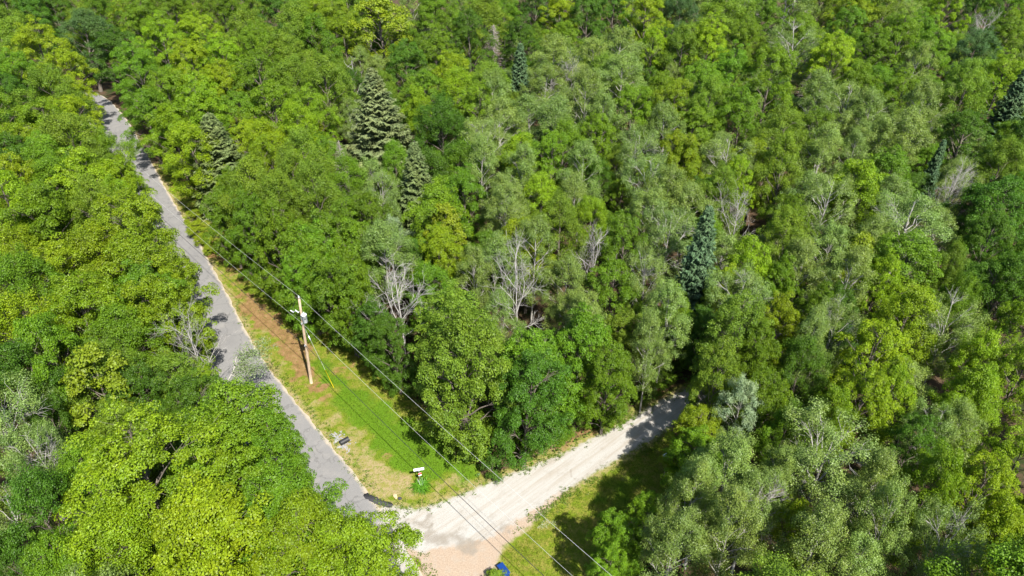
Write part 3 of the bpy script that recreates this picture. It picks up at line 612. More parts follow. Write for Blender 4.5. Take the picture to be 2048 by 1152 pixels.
# ---------------------------------------------------------------- tree kinds
KIND = {}
def reg(code, items): KIND[code] = items
LF = 1.0
forest = [broadleaf(100 + i, 4.0, 14.0, 4.4 - .7 * (i % 3), 25 + 2 * (i % 4), 12, 480, .128, spread=.92 + .1 * (i % 3)) + (4.0, 14.0) for i in range(6)]
bigm = [broadleaf(130 + i, 5.0, 15.5, 3.4, 27, 13, 560, .122, spread=.95) + (5.0, 15.5) for i in range(2)]
edge = [broadleaf(140 + i, 3.9, 13.0, 1.4, 33, 12, 480, .130) + (3.9, 13.0) for i in range(3)]
mix_ = [broadleaf(170 + i, 3.5, 14.0, 3.6, 27, 14, 430, .110, 'oval') + (3.5, 14.0) for i in range(5)]
asp = [broadleaf(200 + i, 3.1, 14.0, 4.0, 27, 14, 450, .100, 'aspen', bark_r=.13) + (3.1, 14.0) for i in range(5)]
half = [broadleaf(240 + i, 3.3, 14.0, 4.5, 25, 13, 380, .102, 'vase', bare=.19, bark_r=.13) + (3.3, 14.0) for i in range(4)]
basw = [broadleaf(270 + i, 3.3, 13.0, 3.2, 22, 15, 230, .185, 'maple') + (3.3, 13.0) for i in range(2)]
small = [broadleaf(290 + i, 1.7, 4.2, .35, 13, 11, 330, .12, 'oval', bark_r=.05) + (1.7, 4.2) for i in range(4)]
spr = [conifer(300 + i, 4.4, 19.0, 1.6, .05, .20) + (4.4, 19.0) for i in range(1)]
spr2 = [conifer(310 + i, 2.6, 13.0, 1.7, .05, .17) + (2.6, 13.0) for i in range(2)]
fir = [conifer(320 + i, 2.1, 12.5, 1.5, .04, .06) + (2.1, 12.5) for i in range(2)]
bare = [bare_tree(330 + i, 12.5, 3.6, 4, 4, .95) + (3.6, 12.5) for i in range(4)]
snag = [bare_tree(350, 12.0, 2.2, 2, 3, 1.3, .18, .8) + (2.2, 12.0)]
dcon = [conifer(360 + i, 1.7, 12.0, 1, .1, .12, True) + (1.7, 12.0) for i in range(2)]

for st, lf, bk in ((forest, 'leaf', 'bark_dark'), (bigm, 'leaf', 'bark_dark'), (edge, 'leaf', 'bark_dark'), (mix_, 'leaf', 'bark_dark'), (basw, 'leaf', 'bark_dark'), (small, 'straw_leaf', 'bark_dark'),
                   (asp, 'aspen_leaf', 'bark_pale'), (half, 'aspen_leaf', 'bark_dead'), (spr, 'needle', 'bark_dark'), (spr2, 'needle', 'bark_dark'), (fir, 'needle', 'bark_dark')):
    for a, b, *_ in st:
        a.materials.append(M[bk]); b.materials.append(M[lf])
for a, b, *_ in bare + snag:
    a.materials.append(M['bark_dead']); b.materials.append(M['bark_dead'])
for a, b, *_ in dcon:
    a.materials.append(M['bark_brown'])

# code: object name, category, leaf colour, colour jitter, look words
LOOK = {
    'mb': ('maple_tree', (.150, .222, .006), .20, 'bright yellow-green domed maple'),
    'mm': ('maple_tree', (.094, .170, .007), .18, 'mid-green rounded maple'),
    'ms': ('young_maple', (.115, .205, .007), .10, 'young bright green maple'),
    'md': ('maple_tree', (.056, .120, .008), .14, 'dark green rounded maple'),
    'bo': ('birch_tree', (.120, .186, .014), .12, 'light olive-green birch'),
    'at': ('birch_tree', (.066, .125, .036), .10, 'bluish dark green birch'),
    'ag': ('aspen_tree', (.134, .192, .036), .12, 'pale grey-green aspen'),
    'hp': ('aspen_tree', (.130, .188, .040), .10, 'half-bare grey-green aspen with pale dead limbs'),
    'HP': ('aspen_tree', (.134, .192, .042), .05, 'wide half-dead aspen with a fan of white bare limbs'),
    'yl': ('basswood_tree', (.160, .205, .010), .08, 'yellowing large-leaved tree'),
    'si': ('silver_tree', (.19, .25, .13), .05, 'small silvery white-leaved tree'),
    'sp': ('spruce_tree', (.115, .150, .054), .06, 'olive-green spruce'),
    'SP': ('spruce_tree', (.140, .165, .068), .03, 'tallest broad grey-olive spruce'),
    'bs': ('fir_tree', (.082, .138, .066), .06, 'blue-green narrow fir'),
    'dd': ('dead_tree', (1, 1, 1), 0, 'leafless grey dead tree'),
    'dc': ('dead_conifer', (1, 1, 1), 0, 'dead brown-grey conifer'),
    'sn': ('dead_tree', (1, 1, 1), 0, 'bleached white forked snag'),
}
SETS = {'yl': basw, 'si': asp, 'sp': spr2, 'SP': spr, 'bs': fir, 'dd': bare, 'dc': dcon, 'sn': snag, 'ag': asp, 'hp': half, 'HP': half, 'bo': mix_, 'at': mix_}
rnd = random.Random(17)
OPEN = [ROAD_POLY, GRAV_POLY, VERGE_POLY, LAWN, DRIVE]
def open_dist(x, y):
    P = np.array([[x, y]])
    return max(float(sdist(P, q)[0]) for q in OPEN)     # negative = metres into the woods
PLANTED = []
COUNT = {}
def plant(code, x, y, h, r, od=None):
    name, colr, jit, look = LOOK[code]
    od = open_dist(x, y) if od is None else od
    if code in ('mb', 'mm', 'md') and r > 4.35: S = bigm
    elif code == 'bo' and od > -4.5 and y < 60: S = edge
    elif code in SETS: S = SETS[code]
    else: S = edge if (od > -4.5 and y < 80) else (forest if rnd.random() < .72 else mix_)
    COUNT[id(S)] = COUNT.get(id(S), -1) + 1
    a, b, R0, H0 = S[COUNT[id(S)] % len(S)]
    root = empty(name, (x, y, -.03), rnd.uniform(0, 6.283))
    k = r / R0 * (.93 if code[0] in 'mba' and od < -6.5 else 1.0); h *= rnd.uniform(.9, 1.1)
    q = 1 + rnd.uniform(-.12, .12); root.scale = (k * q, k / q, h / H0)
    if code == 'dd' or code == 'sn':
        link('trunk', a, None, root); link('branches', b, None, root)
    elif code == 'dc':
        link('trunk', a, None, root, )
    else:
        link('trunk', a, None, root)
        c = link('crown', b, None, root)
        v = 1 + rnd.uniform(-jit, jit); w = rnd.uniform(-jit, jit) * .6
        c.color = (colr[0] * v * (1 + w), colr[1] * v, colr[2] * v * (1 - w), 1)
    PLANTED.append([root, code, x, y, r, od])
    return root

for code, x, y, h, r in TREES:
    plant(code, x, y, h, r)

# smaller trees growing up between the big ones, and the woods going on outside the frame
XY = [(p[2], p[3], p[4]) for p in PLANTED]
def free(x, y, r, f):
    return all((x - a) ** 2 + (y - b) ** 2 > (f * (r + c)) ** 2 for a, b, c in XY)
made = 0
cy = np.array([rnd.uniform(15, 176) for _ in range(5000)]); cx = np.array([rnd.uniform(-1, 1) for _ in range(5000)]) * (.75 * (.82 * cy + 22) + 7)
cod = np.maximum.reduce([sdist(np.column_stack([cx, cy]), q) for q in OPEN])
for x, y, od in zip(cx.tolist(), cy.tolist(), cod.tolist()):
    seen = abs(x) < .75 * (.82 * y + 22) and 24 < y < 150
    r = rnd.uniform(2.0, 2.9) if seen else rnd.uniform(3.4, 4.4)
    if od > -(r * .9 + .4) or not free(x, y, r, .72 if seen else .8): continue
    if y < 34 and -12 < x < 9: continue
    code = rnd.choice(['mm', 'md', 'bo', 'bo', 'ag', 'ag', 'bo']) if x > -30 else rnd.choice(['mb', 'mm', 'bo', 'bo', 'bo'])
    plant(code, x, y, (6.0 + 1.5 * r) if seen else 9 + 1.4 * r, r, od)
    XY.append((x, y, r)); made += 1
print('tris', sum(sum(len(m_.polygons) for m_ in t_[:2] if m_) * 2 for S_ in (forest, bigm, edge, mix_, asp, half, basw, small, spr, spr2, fir, bare, snag, dcon) for t_ in S_)); print('fill trees', made, 'all', len(PLANTED))

# ---------------------------------------------------------------- labels for the trees
lane = np.array([GRAV_U[0], GRAV_U[-1]]); ld = norm(lane[1] - lane[0])
def zone(x, y):
    i = int(np.argmin(np.linalg.norm(ROAD_EDGE - np.array([x, y]), axis=1)))
    if np.dot(np.array([x, y]) - ROAD_EDGE[i], NRM[i]) > 2: return 'pave'
    s = ld[0] * (y - lane[0][1]) - ld[1] * (x - lane[0][0])
    return 'wood' if s > 0 else 'lawn'
ZP = {'pave': 'across the paved road from the utility pole', 'wood': 'in the woods between paved road and gravel road', 'lawn': 'on the lawn side of the gravel road'}
ZE = {'pave': 'lining the paved road opposite the utility pole', 'wood': 'along the edge of the mown verge and gravel road', 'lawn': 'at the edge of the lawn and gravel road'}
MARKS = [('the utility pole', -19.3, 49.5), ('the street sign', -7.6, 37.2), ('the blue bin', -.6, 29.1), ('the grey post with white box', 12.7, 38)]
NAMED = {}
n_of = {}
for p in PLANTED:
    n_of[p[1]] = n_of.get(p[1], 0) + 1
special = {('dd', 0): None}
for p in PLANTED:
    root, code, x, y, r, od = p
    z = zone(x, y); e = od > -7
    size = 'large ' if r > 4.3 else ('slim ' if r < 2.6 else '')
    p.append('%s%s %s' % (size, LOOK[code][3], ZE[z] if e else ZP[z])); p.append(z)
# rare trees get their own words and double as landmarks for their neighbours
RARE = {
    'SP': [('tallest broad grey-olive spruce standing above the woods', 'the tallest spruce')],
    'HP': [('wide half-dead aspen with a fan of white bare limbs behind the lawn', 'the wide half-dead aspen')],
    'sn': [('bleached white forked snag behind the tallest spruce', 'the white forked snag')],
    'dd': [('leafless grey dead tree leaning out at the paved road edge among maples', 'the dead tree at the paved road'),
           ('thin pale leafless tree among grey-green aspens far back in the woods', 'the thin pale leafless tree'),
           ('grey leafless treetop between dark maples in the farthest woods', 'the farthest leafless treetop'),
           ('tall many-branched leafless grey tree behind the utility pole and verge', 'the many-branched dead tree'),
           ('leafless grey tree with twisted limbs ringed by pale aspens', 'the twisted dead tree'),
           ('leafless dead tree behind the twisted one, beside a saturated green maple', 'the dead tree behind the twisted one'),
           ('leafless grey tree among pale aspens behind the narrow fir', 'the dead tree behind the narrow fir'),
           ('leafless brown-grey tree beside very dark green maples', 'the dead tree by the dark maples')],
    'dc': [('dead grey conifer spire in front of the tallest spruce', 'the dead conifer by the tallest spruce'),
           ('dead conifer with thin drooping twigs behind the small fir spire', 'the twiggy dead conifer'),
           ('dark brown dead conifer spire beside a large yellow-green maple', 'the dark brown dead conifer')],
    'bs': [('small blue-green fir spire in front of dark green maples', 'the small fir spire'),
           ('broad dark blue-green fir at the woods beside olive birches', 'the broad dark fir'),
           ('tiny blue-green fir tip between grey-green aspens', 'the tiny fir tip'),
           ('tall narrow blue-green fir near where the gravel road enters the woods', 'the tall narrow fir')],
    'sp': [('olive-green spruce close to the paved road among bright maples', 'the spruce near the paved road'),
           ('olive-green spruce in mid woods in front of the tallest spruce', 'the spruce in mid woods')],
    'si': [('silvery white-leaved tree behind the many-branched dead tree', 'the silvery tree in the woods'),
           ('silvery white-leaved tree beside the gravel road on the lawn side', 'the silvery tree by the gravel road')],
    'yl': [('yellowing large-leaved tree across the paved road above the half-bare aspens', 'the yellowing tree across the road'),
           ('yellow-olive round crown at the back of the woods behind the white snag', 'the yellow-olive crown'),
           ('yellowing tree next to the silvery white-leaved tree', 'the yellowing tree by the silvery one'),
           ('yellowing tree among grey-green aspens on the lawn side', 'the yellowing tree among aspens')],
    'at': [('bluish dark green tree beside the far bend of the paved road', 'the bluish tree at the far bend'),
           ('bluish green tree at the far back of the woods beside a maple', 'the bluish tree far back'),
           ('bluish green tree near the farthest leafless treetop', 'the bluish tree by the leafless treetop')],
}
seq = {}
for p in PLANTED:
    k = seq.get(p[1], 0); seq[p[1]] = k + 1
    if p[1] in RARE and k < len(RARE[p[1]]):
        NAMED[id(p)] = RARE[p[1]][k][0]; MARKS.append((RARE[p[1]][k][1], p[2], p[3]))
for mk, mx, my in MARKS:
    seen = set()
    for p in sorted(PLANTED, key=lambda q: (q[2] - mx) ** 2 + (q[3] - my) ** 2):
        d = math.hypot(p[2] - mx, p[3] - my)
        if d > 11: break
        if d < .1 or p[1] in seen or id(p) in NAMED: continue
        seen.add(p[1]); NAMED[id(p)] = '%s nearest to %s' % (LOOK[p[1]][3], mk)
SHORT = {'mb': 'bright maple', 'ms': 'young maple', 'mm': 'mid-green maple', 'md': 'dark maple', 'bo': 'olive birch', 'at': 'bluish birch', 'ag': 'grey-green aspen', 'hp': 'half-bare aspen',
         'HP': 'half-dead aspen', 'yl': 'yellowing tree', 'si': 'silvery tree', 'sp': 'spruce', 'SP': 'tall spruce', 'bs': 'fir', 'dd': 'dead tree', 'dc': 'dead conifer', 'sn': 'white snag'}
ZS = {'pave': 'across the paved road', 'wood': 'in the roadside woods', 'lawn': 'behind the lawn'}
for p in PLANTED:
    lab = NAMED.get(id(p))
    if lab is None and sum(1 for q in PLANTED if q[6] == p[6] and id(q) not in NAMED) > 3:
        nb = sorted(PLANTED, key=lambda q: (q[2] - p[2]) ** 2 + (q[3] - p[3]) ** 2)[1:3]
        a, b_ = sorted(SHORT[q[1]] for q in nb)
        size = p[6].split()[0] + ' ' if p[6].split()[0] in ('large', 'slim') else ''
        lab = size + SHORT[p[1]] + ' ' + (('between two %ss' % a) if a == b_ else 'between %s and %s' % (a, b_)) + ' ' + ZS[p[7]]
    tag(p[0], ' '.join((lab or p[6]).split()[:16]), 'tree', '%s trees %s' % (LOOK[p[1]][3].split()[0], ZP[p[7]]))

# ---------------------------------------------------------------- shrubs along the wood's edge
def shrub(x, y, r, h, colr, label, group):
    a, b, R0, H0 = small[rnd.randrange(4)]
    o = empty('shrub', (x, y, -.03), rnd.uniform(0, 6.28)); o.scale = (r / R0, r / R0, h / H0)
    link('stem', a, None, o); c = link('foliage', b, None, o)
    v = rnd.uniform(.85, 1.15); c.color = (colr[0] * v, colr[1] * v, colr[2] * v, 1)
    tag(o, label, 'shrub', group)
def along(line, k, off, jitter):
    L = smooth_line(line, .5)
    for i in np.linspace(0, len(L) - 1, k).astype(int):
        t = norm((L[min(i + 1, len(L) - 1)] - L[max(i - 1, 0)])[None])[0]; nn = np.array([-t[1], t[0]])
        yield L[i] + nn * (off + rnd.uniform(-jitter, jitter))
for q in along(VERGE_E, 30, -1.3, .7):
    shrub(q[0], q[1], rnd.uniform(.7, 1.5), rnd.uniform(1.0, 3.2), (.06, .125, .012) if rnd.random() < .7 else (.12, .17, .012), 'low green shrub where the mown verge meets the woods', 'shrubs along the verge')
for q in along(GRAV_U[5:], 13, 2.0, .7):
    shrub(q[0], q[1], rnd.uniform(.6, 1.3), rnd.uniform(.8, 2.2), (.10, .17, .012), 'low bright shrub along the wooded side of gravel road', 'shrubs along the gravel road')
for q in along(ROAD_LEFT[(ROAD_LEFT[:, 1] < 100) & (ROAD_LEFT[:, 1] > 38)][::8].tolist(), 16, 1.7, .6):
    shrub(q[0], q[1], rnd.uniform(.8, 1.5), rnd.uniform(1.2, 3.0), (.11, .18, .012), 'leafy shrub at the paved road edge below the maples', 'shrubs along the paved road')
for (x, y, r, h) in ((-40.5, 77.5, 1.5, 1.5), (-42.0, 79.0, 1.3, 1.4), (-39.2, 75.5, 1.2, 1.3), (-38.0, 73.5, 1.0, 1.2), (-43.5, 81.5, 1.2, 1.6)):
    shrub(x, y, r, h, (.17, .22, .012), 'low yellow-green bush on the verge by the fallen branch', 'yellow bushes by the fallen branch')
shrub(-1.35, 28.35, .75, 1.3, (.11, .17, .012), 'small yellow-green bush leaning over the blue bin', 'bushes by the blue bin')

# ferns and seedlings on the forest floor: nobody could count them
rg = np.random.default_rng(77)
cand = np.column_stack([rg.uniform(-60, 34, 26000), rg.uniform(16, 100, 26000)])
dd_ = np.maximum.reduce([sdist(cand, q) for q in (VERGE_POLY, LAWN, GRAV_POLY, DRIVE, ROAD_POLY)])
cand = cand[(dd_ < -.4) & (dd_ > -6.5) & (rg.uniform(0, 1, len(cand)) < .75)]
k = 5; base = np.repeat(cand, k, 0)
Pf = np.column_stack([base + rg.normal(0, .22, base.shape), rg.uniform(.05, .55, len(base))])
o = link('undergrowth', leaf_mesh('undergrowth', Pf, np.array([0, 0, 1.]) + rg.normal(0, .45, Pf.shape), rg.uniform(.16, .34, len(Pf)), rg.uniform(.10, .2, len(Pf)), rg), M['straw_leaf'])
o.color = (.06, .115, .014, 1); tag(o, 'low ferns and seedlings covering the forest floor edge', 'undergrowth', kind='stuff')

# ---------------------------------------------------------------- grass
t = NT('grass blades'); lv = t.attr('lv'); wet = t.attr('wet')
c = t.mix(lv, (.050, .078, .004), (.135, .160, .011)); c = t.mix(wet, c, t.mix(lv, (.040, .088, .003), (.092, .160, .007)))
p = t.pbr(c, .6, .2); tr = t.n('ShaderNodeBsdfTranslucent'); t.l(c, tr.inputs[0]); mx = t.n('ShaderNodeMixShader'); mx.inputs[0].default_value = .25
t.l(p.outputs[0], mx.inputs[1]); t.l(tr.outputs[0], mx.inputs[2]); M['grass'] = t.done(mx.outputs[0])
def grass(name, x0, x1, y0, y1, n, label, hmin, hmax):
    g = np.random.default_rng(len(name)); P = np.column_stack([g.uniform(x0, x1, n), g.uniform(y0, y1, n)])
    P = P[poly_mask(P, VERGE_POLY) | poly_mask(P, LAWN)]; n = len(P)
    W = covers(P)
    w = np.maximum(W['grass'], W['lush']) * (1 - .93 * np.clip(W['dry'] * 1.3, 0, 1)) * (1 - .9 * W['dirt']) * (1 - np.clip(W['gravel'] * 1.5, 0, 1)) * (1 - W['sand'])
    clear = sdist(P, ROAD_POLY) < -.05
    k = (g.uniform(0, 1, n) < w) & clear; P = P[k]; lush = W['lush'][k]; m = len(P)
    h = g.uniform(hmin, hmax, m) * (1 + .5 * lush); a = g.uniform(0, 6.283, m); wd = g.uniform(.015, .035, m)
    lean = g.normal(0, .6, (m, 2)) * h[:, None]
    V = np.zeros((m, 3, 3)); V[:, 0, :2] = P + np.column_stack([np.cos(a), np.sin(a)]) * wd[:, None]; V[:, 1, :2] = P - np.column_stack([np.cos(a), np.sin(a)]) * wd[:, None]
    V[:, 2, :2] = P + lean; V[:, 2, 2] = h
    me = mesh_quads(name, V.reshape(-1, 3), np.arange(3 * m).reshape(m, 3)); attr(me, 'lv', g.beta(2, 2, m), 'FACE'); attr(me, 'wet', np.clip(lush, 0, 1), 'FACE')
    tag(link(name, me, M['grass']), label, 'grass', kind='stuff')
grass('verge_grass', -46, 2, 30, 86, 420000, 'short yellow-green grass on the verge beside the paved road', .03, .11)
grass('lawn_grass', -3, 17, 16, 44, 130000, 'short olive-green grass on the lawn by the gravel road', .03, .10)

rg = np.random.default_rng(31)
we = []
for line, off in ((GRAV_U, .15), ([(x_ + .35, y_ - .45) for x_, y_ in GRAV_L[3:10]], -.1)):
    L = smooth_line(line, .05)
    k = rg.integers(0, len(L), 700); keep = np.sin(k * .031) + np.sin(k * .113) + rg.normal(0, .9, 700) > .25
    we.append(L[k[keep]] + rg.normal(0, .33, (int(keep.sum()), 2)))
L = smooth_line(VERGE_E, .05); we.append(L[rg.integers(0, len(L), 700)] + rg.normal(0, .7, (700, 2)))
we.append(ROAD_EDGE[rg.integers(30, 150, 350)] + rg.normal(0, .3, (350, 2)) - NRM[90] * .5)
we = np.repeat(np.concatenate(we), 9, 0)
Pw = np.column_stack([we + rg.normal(0, .09, we.shape), rg.uniform(.03, .2, len(we))])
o = link('weeds', leaf_mesh('weeds', Pw, np.array([0, 0, .7]) + rg.normal(0, .6, Pw.shape), rg.uniform(.08, .18, len(Pw)), rg.uniform(.03, .07, len(Pw)), rg), M['straw_leaf'])
o.color = (.085, .135, .012, 1); tag(o, 'scattered weeds along the gravel road and verge edges', 'weeds', kind='stuff')

# ---------------------------------------------------------------- utility line
M['pole'] = bark_material('weathered pole timber', (.20, .145, .092), (.43, .335, .24))
M['white'] = simple('white painted metal', (.60, .62, .64), .45, .4, .05)
M['porcelain'] = simple('grey porcelain', (.62, .64, .66), .25, .5, .05)
M['steel'] = simple('galvanised steel', (.42, .43, .44), .45, .5, .15, 20, .6)
M['black'] = simple('black plastic', (.018, .018, .02), .45, .4, .3)
M['alu'] = simple('weathered aluminium wire', (.36, .36, .35), .5, .4, .1)
M['yellow'] = simple('yellow plastic guard', (.62, .50, .015), .45, .4, .08)
LINE = norm(np.array([[-.686, .728]]))[0]
POLES = [np.array([-19.66, 49.46]), np.array([-19.66, 49.46]) + LINE * 57, np.array([-19.66, 49.46]) - LINE * 56]
LEAN = np.array([.62, 0.])
def top(i, z): return np.array([*(POLES[i] + (LEAN * z / 10.2 if i == 0 else 0)), z])
def utility_pole(i, label):
    o = empty('utility_pole', (*POLES[i], 0))
    T = Tubes(); zz = np.linspace(-.3, 10.2, 8); ln = LEAN if i == 0 else np.zeros(2)
    T.add(np.column_stack([ln[0] * zz / 10.2, ln[1] * zz / 10.2, zz]), np.linspace(.155, .105, 8), 12, True)
    link('shaft', T.build('shaft'), M['pole'], o)
    def loc(z, dx=0., dy=0.): return np.array([ln[0] * z / 10.2 + dx, ln[1] * z / 10.2 + dy, z])
    b = link('top_insulator', lathe('top_insulator', [(.0, 0), (.035, 0), (.035, .12), (.08, .14), (.045, .18), (.075, .22), (.04, .27), (.05, .31), (0, .33)], 12), M['porcelain'], o)
    b.location = loc(10.19)
    for z, nm in ((7.55, 'neutral_bracket'), (4.95, 'cable_clamp')):
        q = link(nm, box_mesh(nm, (.12, .34, .10), .015), M['steel'], o); q.location = loc(z, .0, -.16)
    tag(o, label, 'utility pole', 'utility poles')
    return o, loc
up, loc = utility_pole(0, 'leaning wooden utility pole with white transformer on the grass verge')
tr_ = link('transformer', lathe('transformer', [(0, 0), (.20, 0), (.235, .03), (.235, .80), (.25, .81), (.25, .86), (.20, .92), (.08, .95), (0, .955)], 20), M['white'], up); tr_.location = loc(7.72, .34, -.22)
q = link('bushing', lathe('bushing', [(0, .93), (.05, .93), (.03, .99), (.055, 1.02), (.03, 1.07), (.05, 1.10), (.02, 1.16), (0, 1.17)], 10), M['porcelain'], tr_)
q = link('mounting_lug', box_mesh('mounting_lug', (.22, .10, .5), .01, (-.24, .10, .45)), M['steel'], tr_)
q = link('gauge_plate', box_mesh('gauge_plate', (.012, .10, .16), .003), M['black'], tr_); q.location = (.10, -.216, .5); q.rotation_euler = (0, 0, R_(-65))
T = Tubes(); T.add([loc(8.75), loc(8.82, -.4, -.05), loc(8.86, -.78, -.08)], .03, 6, True); link('cutout_arm', T.build('cutout_arm'), M['steel'], up)
for dx, tl in ((-.34, .35), (-.78, .5)):
    q = link('cutout_insulator', lathe('cutout_insulator', [(0, -.26), (.035, -.26), (.06, -.2), (.035, -.15), (.065, -.09), (.035, -.03), (.065, .04), (.035, .1), (.06, .16), (.03, .24), (0, .25)], 10), M['porcelain'], up)
    q.location = loc(8.84, dx, -.07); q.rotation_euler = (tl, -.35, 0)
T = Tubes(); T.add([loc(10.2, .02, 0), loc(9.8, -.45, -.05), loc(9.1, -.78, -.07)], .012, 4); T.add([loc(8.6, -.78, -.08), loc(8.3, -.2, -.25), loc(8.75, .34, -.22)], .012, 4); link('jumper_wire', T.build('jumper_wire'), M['black'], up)
anch = np.array([-17.3, 48.75, .05]) - np.array([*POLES[0], 0]); g0 = loc(7.3, .05, -.1)
T = Tubes(); T.add([g0, g0 + (anch - g0) * .74], .014, 5); link('guy_wire', T.build('guy_wire'), M['alu'], up)
T = Tubes(); T.add([g0 + (anch - g0) * .70, anch], .036, 8, True); link('guy_guard', T.build('guy_guard'), M['yellow'], up)
q = link('guy_insulator', lathe('guy_insulator', [(0, -.25), (.045, -.25), (.045, .25), (0, .25)], 8), M['porcelain'], up); q.location = g0 + (anch - g0) * .2; q.rotation_euler = Vector(anch - g0).to_track_quat('Z', 'Y').to_euler()
utility_pole(1, 'plain wooden utility pole among trees across the paved road')
utility_pole(2, 'plain wooden utility pole by the house side of the lawn')
def wire(name, z, r, sag, mat, label, dz=0.0, side=-.17):
    T = Tubes()
    sd = np.array([0., side, 0])
    for a, b in ((1, 0), (0, 2)):
        A, B = top(a, z + dz) + sd, top(b, z + dz) + sd; s = np.linspace(0, 1, 40)[:, None]
        T.add(A + (B - A) * s - np.array([0, 0, 1.]) * sag * 4 * s * (1 - s), r, 6)
    tag(link(name, T.build(name), M[mat]), label, 'wire', 'overhead wires')
wire('power_wire', 10.2, .0085, .75, 'alu', 'topmost bright power wire over the pole top', .30, 0.0)
wire('neutral_wire', 7.58, .0085, .8, 'alu', 'bright wire strung just below the white transformer')
wire('phone_cable', 4.95, .024, .85, 'black', 'lowest dark cable strung under the other wires')

# ---------------------------------------------------------------- street sign, plant, stones and other small things
M['post'] = simple('green-grey sign post', (.20, .20, .19), .5, .4, .1, 12, .5)
M['red'] = simple('red reflective', (.55, .02, .03), .4, .4, .05)
s = empty('street_sign', (-7.64, 37.3, 0))
T = Tubes(); T.add([(0, 0, -.2), (0, 0, .9), (0, 0, 1.62)], .03, 8, True); link('post', T.build('post'), M['post'], s)
q = link('blade', box_mesh('blade', (.86, .025, .26), .006), M['white'], s); q.location = (0, 0, 1.74); q.rotation_euler = (R_(-8), 0, R_(13))
q = link('bracket', box_mesh('bracket', (.07, .07, .12), .01), M['steel'], s); q.location = (0, 0, 1.57)
mp_ = link('marker_plate', box_mesh('marker_plate', (.26, .02, .30), .005), M['white'], s); mp_.location = (.06, -.05, 1.18); mp_.rotation_euler = (R_(-6), 0, R_(25))
V = [(-.13, -.0125, -.02), (.13, -.0125, -.02), (.13, -.0125, .15), (-.13, -.0125, .15), (-.13, -.018, -.02), (.13, -.018, -.02), (.13, -.018, .15), (-.13, -.018, .15)]
link('red_band', mesh_quads('red_band', V, [(4, 5, 6, 7), (0, 3, 2, 1), (0, 1, 5, 4), (1, 2, 6, 5), (2, 3, 7, 6), (3, 0, 4, 7)]), M['red'], mp_)
tag(s, 'white street-name sign with red marker plate behind the daylily clump', 'sign')

pl = empty('daylily_plant', (-7.5, 36.85, 0)); g = np.random.default_rng(4); V, Q, LVs = [], [], []
for i in range(230):
    a = g.uniform(0, 6.283); L = g.uniform(.55, 1.05); rise = g.uniform(.5, 1.0); b0 = g.normal(0, .2, 2); d = np.array([math.cos(a), math.sin(a)]); sd = np.array([-d[1], d[0]])
    w0 = g.uniform(.022, .04); n0 = len(V)
    for s_ in np.linspace(0, 1, 6):
        z = L * rise * (s_ * 1.5 - 1.25 * s_ ** 2.2); c2 = b0 + d * L * .85 * s_; w = w0 * (1 - s_) ** .6 + .003
        V += [(*(c2 + sd * w), max(.02, z)), (*(c2 - sd * w), max(.02, z))]
    Q += [(n0 + 2 * k, n0 + 2 * k + 1, n0 + 2 * k + 3, n0 + 2 * k + 2) for k in range(5)]; LVs += [g.uniform(.1, .9)] * 5
me = mesh_quads('leaves', V, Q); attr(me, 'lv', LVs, 'FACE'); c = link('leaves', me, M['straw_leaf'], pl); c.color = (.075, .185, .012, 1)
T = Tubes()
for i in range(6):
    a = g.uniform(0, 6.28); T.add([(0, 0, 0), (.15 * math.cos(a), .15 * math.sin(a), .5), (.3 * math.cos(a), .3 * math.sin(a), .95)], .007, 4)
link('flower_stalk', T.build('flower_stalk'), M['straw_leaf'], pl)
tag(pl, 'clump of arching green daylily leaves in front of street sign', 'plant')

def stone_mesh(seed, fl=.7):
    import bmesh
    bm = bmesh.new(); bmesh.ops.create_icosphere(bm, subdivisions=1, radius=.5); r0 = random.Random(seed)
    for v in bm.verts: v.co *= r0.uniform(.72, 1.15); v.co.z *= fl
    me = bpy.data.meshes.new('stone'); bm.to_mesh(me); bm.free(); return me
M['stone'] = simple('grey riprap stone', (.20, .20, .205), .85, .2, .4, 3)
M['tan'] = simple('sandstone', (.40, .30, .18), .85, .2, .2, 4)
sm = [stone_mesh(i) for i in range(5)]
for m_ in sm: m_.materials.append(M['stone'])
g = random.Random(8); ax = np.array([[-15.9, 42.95], [-15.3, 42.3], [-14.7, 41.6], [-14.35, 40.95]])
LX = smooth_line(ax.tolist(), .02)
for i in range(70):
    c = LX[g.randrange(len(LX))]; o = link('stone', sm[i % 5]); sz = g.uniform(.08, .22)
    o.location = (c[0] + g.gauss(0, .28), c[1] + g.gauss(0, .24), sz * .12); o.scale = (sz, sz * g.uniform(.7, 1), sz); o.rotation_euler = (0, 0, g.uniform(0, 6))
    tag(o, 'grey riprap stone in the ditch by the black pipe', 'stone', 'stones around the black pipe')
T = Tubes(); ang = np.linspace(0, 1, 15)
cp = empty('culvert_pipe', (-14.85, 41.75, .22), R_(40))
xs = np.linspace(-.42, .42, 29); T.add(np.column_stack([xs, 0 * xs, 0 * xs]), .24 + .012 * np.cos(np.arange(29) * math.pi), 16)
link('pipe', T.build('pipe', True), M['black'], cp)
T = Tubes(); T.add([(-.41, 0, 0), (.41, 0, 0)], .205, 16); link('inner_wall', T.build('inner_wall', True), M['black'], cp)
tag(cp, 'short black corrugated culvert pipe end among grey stones', 'pipe')
o = link('rock', stone_mesh(21, .5), M['tan']); o.location = (-9.55, 35.95, .06); o.scale = (.75, .38, .4); o.rotation_euler = (0, 0, 2.1); tag(o, 'tan flat rock on the grass corner by the junction', 'rock')
o = link('asphalt_chunk', stone_mesh(33, .6), M['fresh']); o.location = (-9.15, 35.72, .07); o.scale = (.42, .3, .4); tag(o, 'black broken asphalt chunk beside the tan rock', 'asphalt chunk')

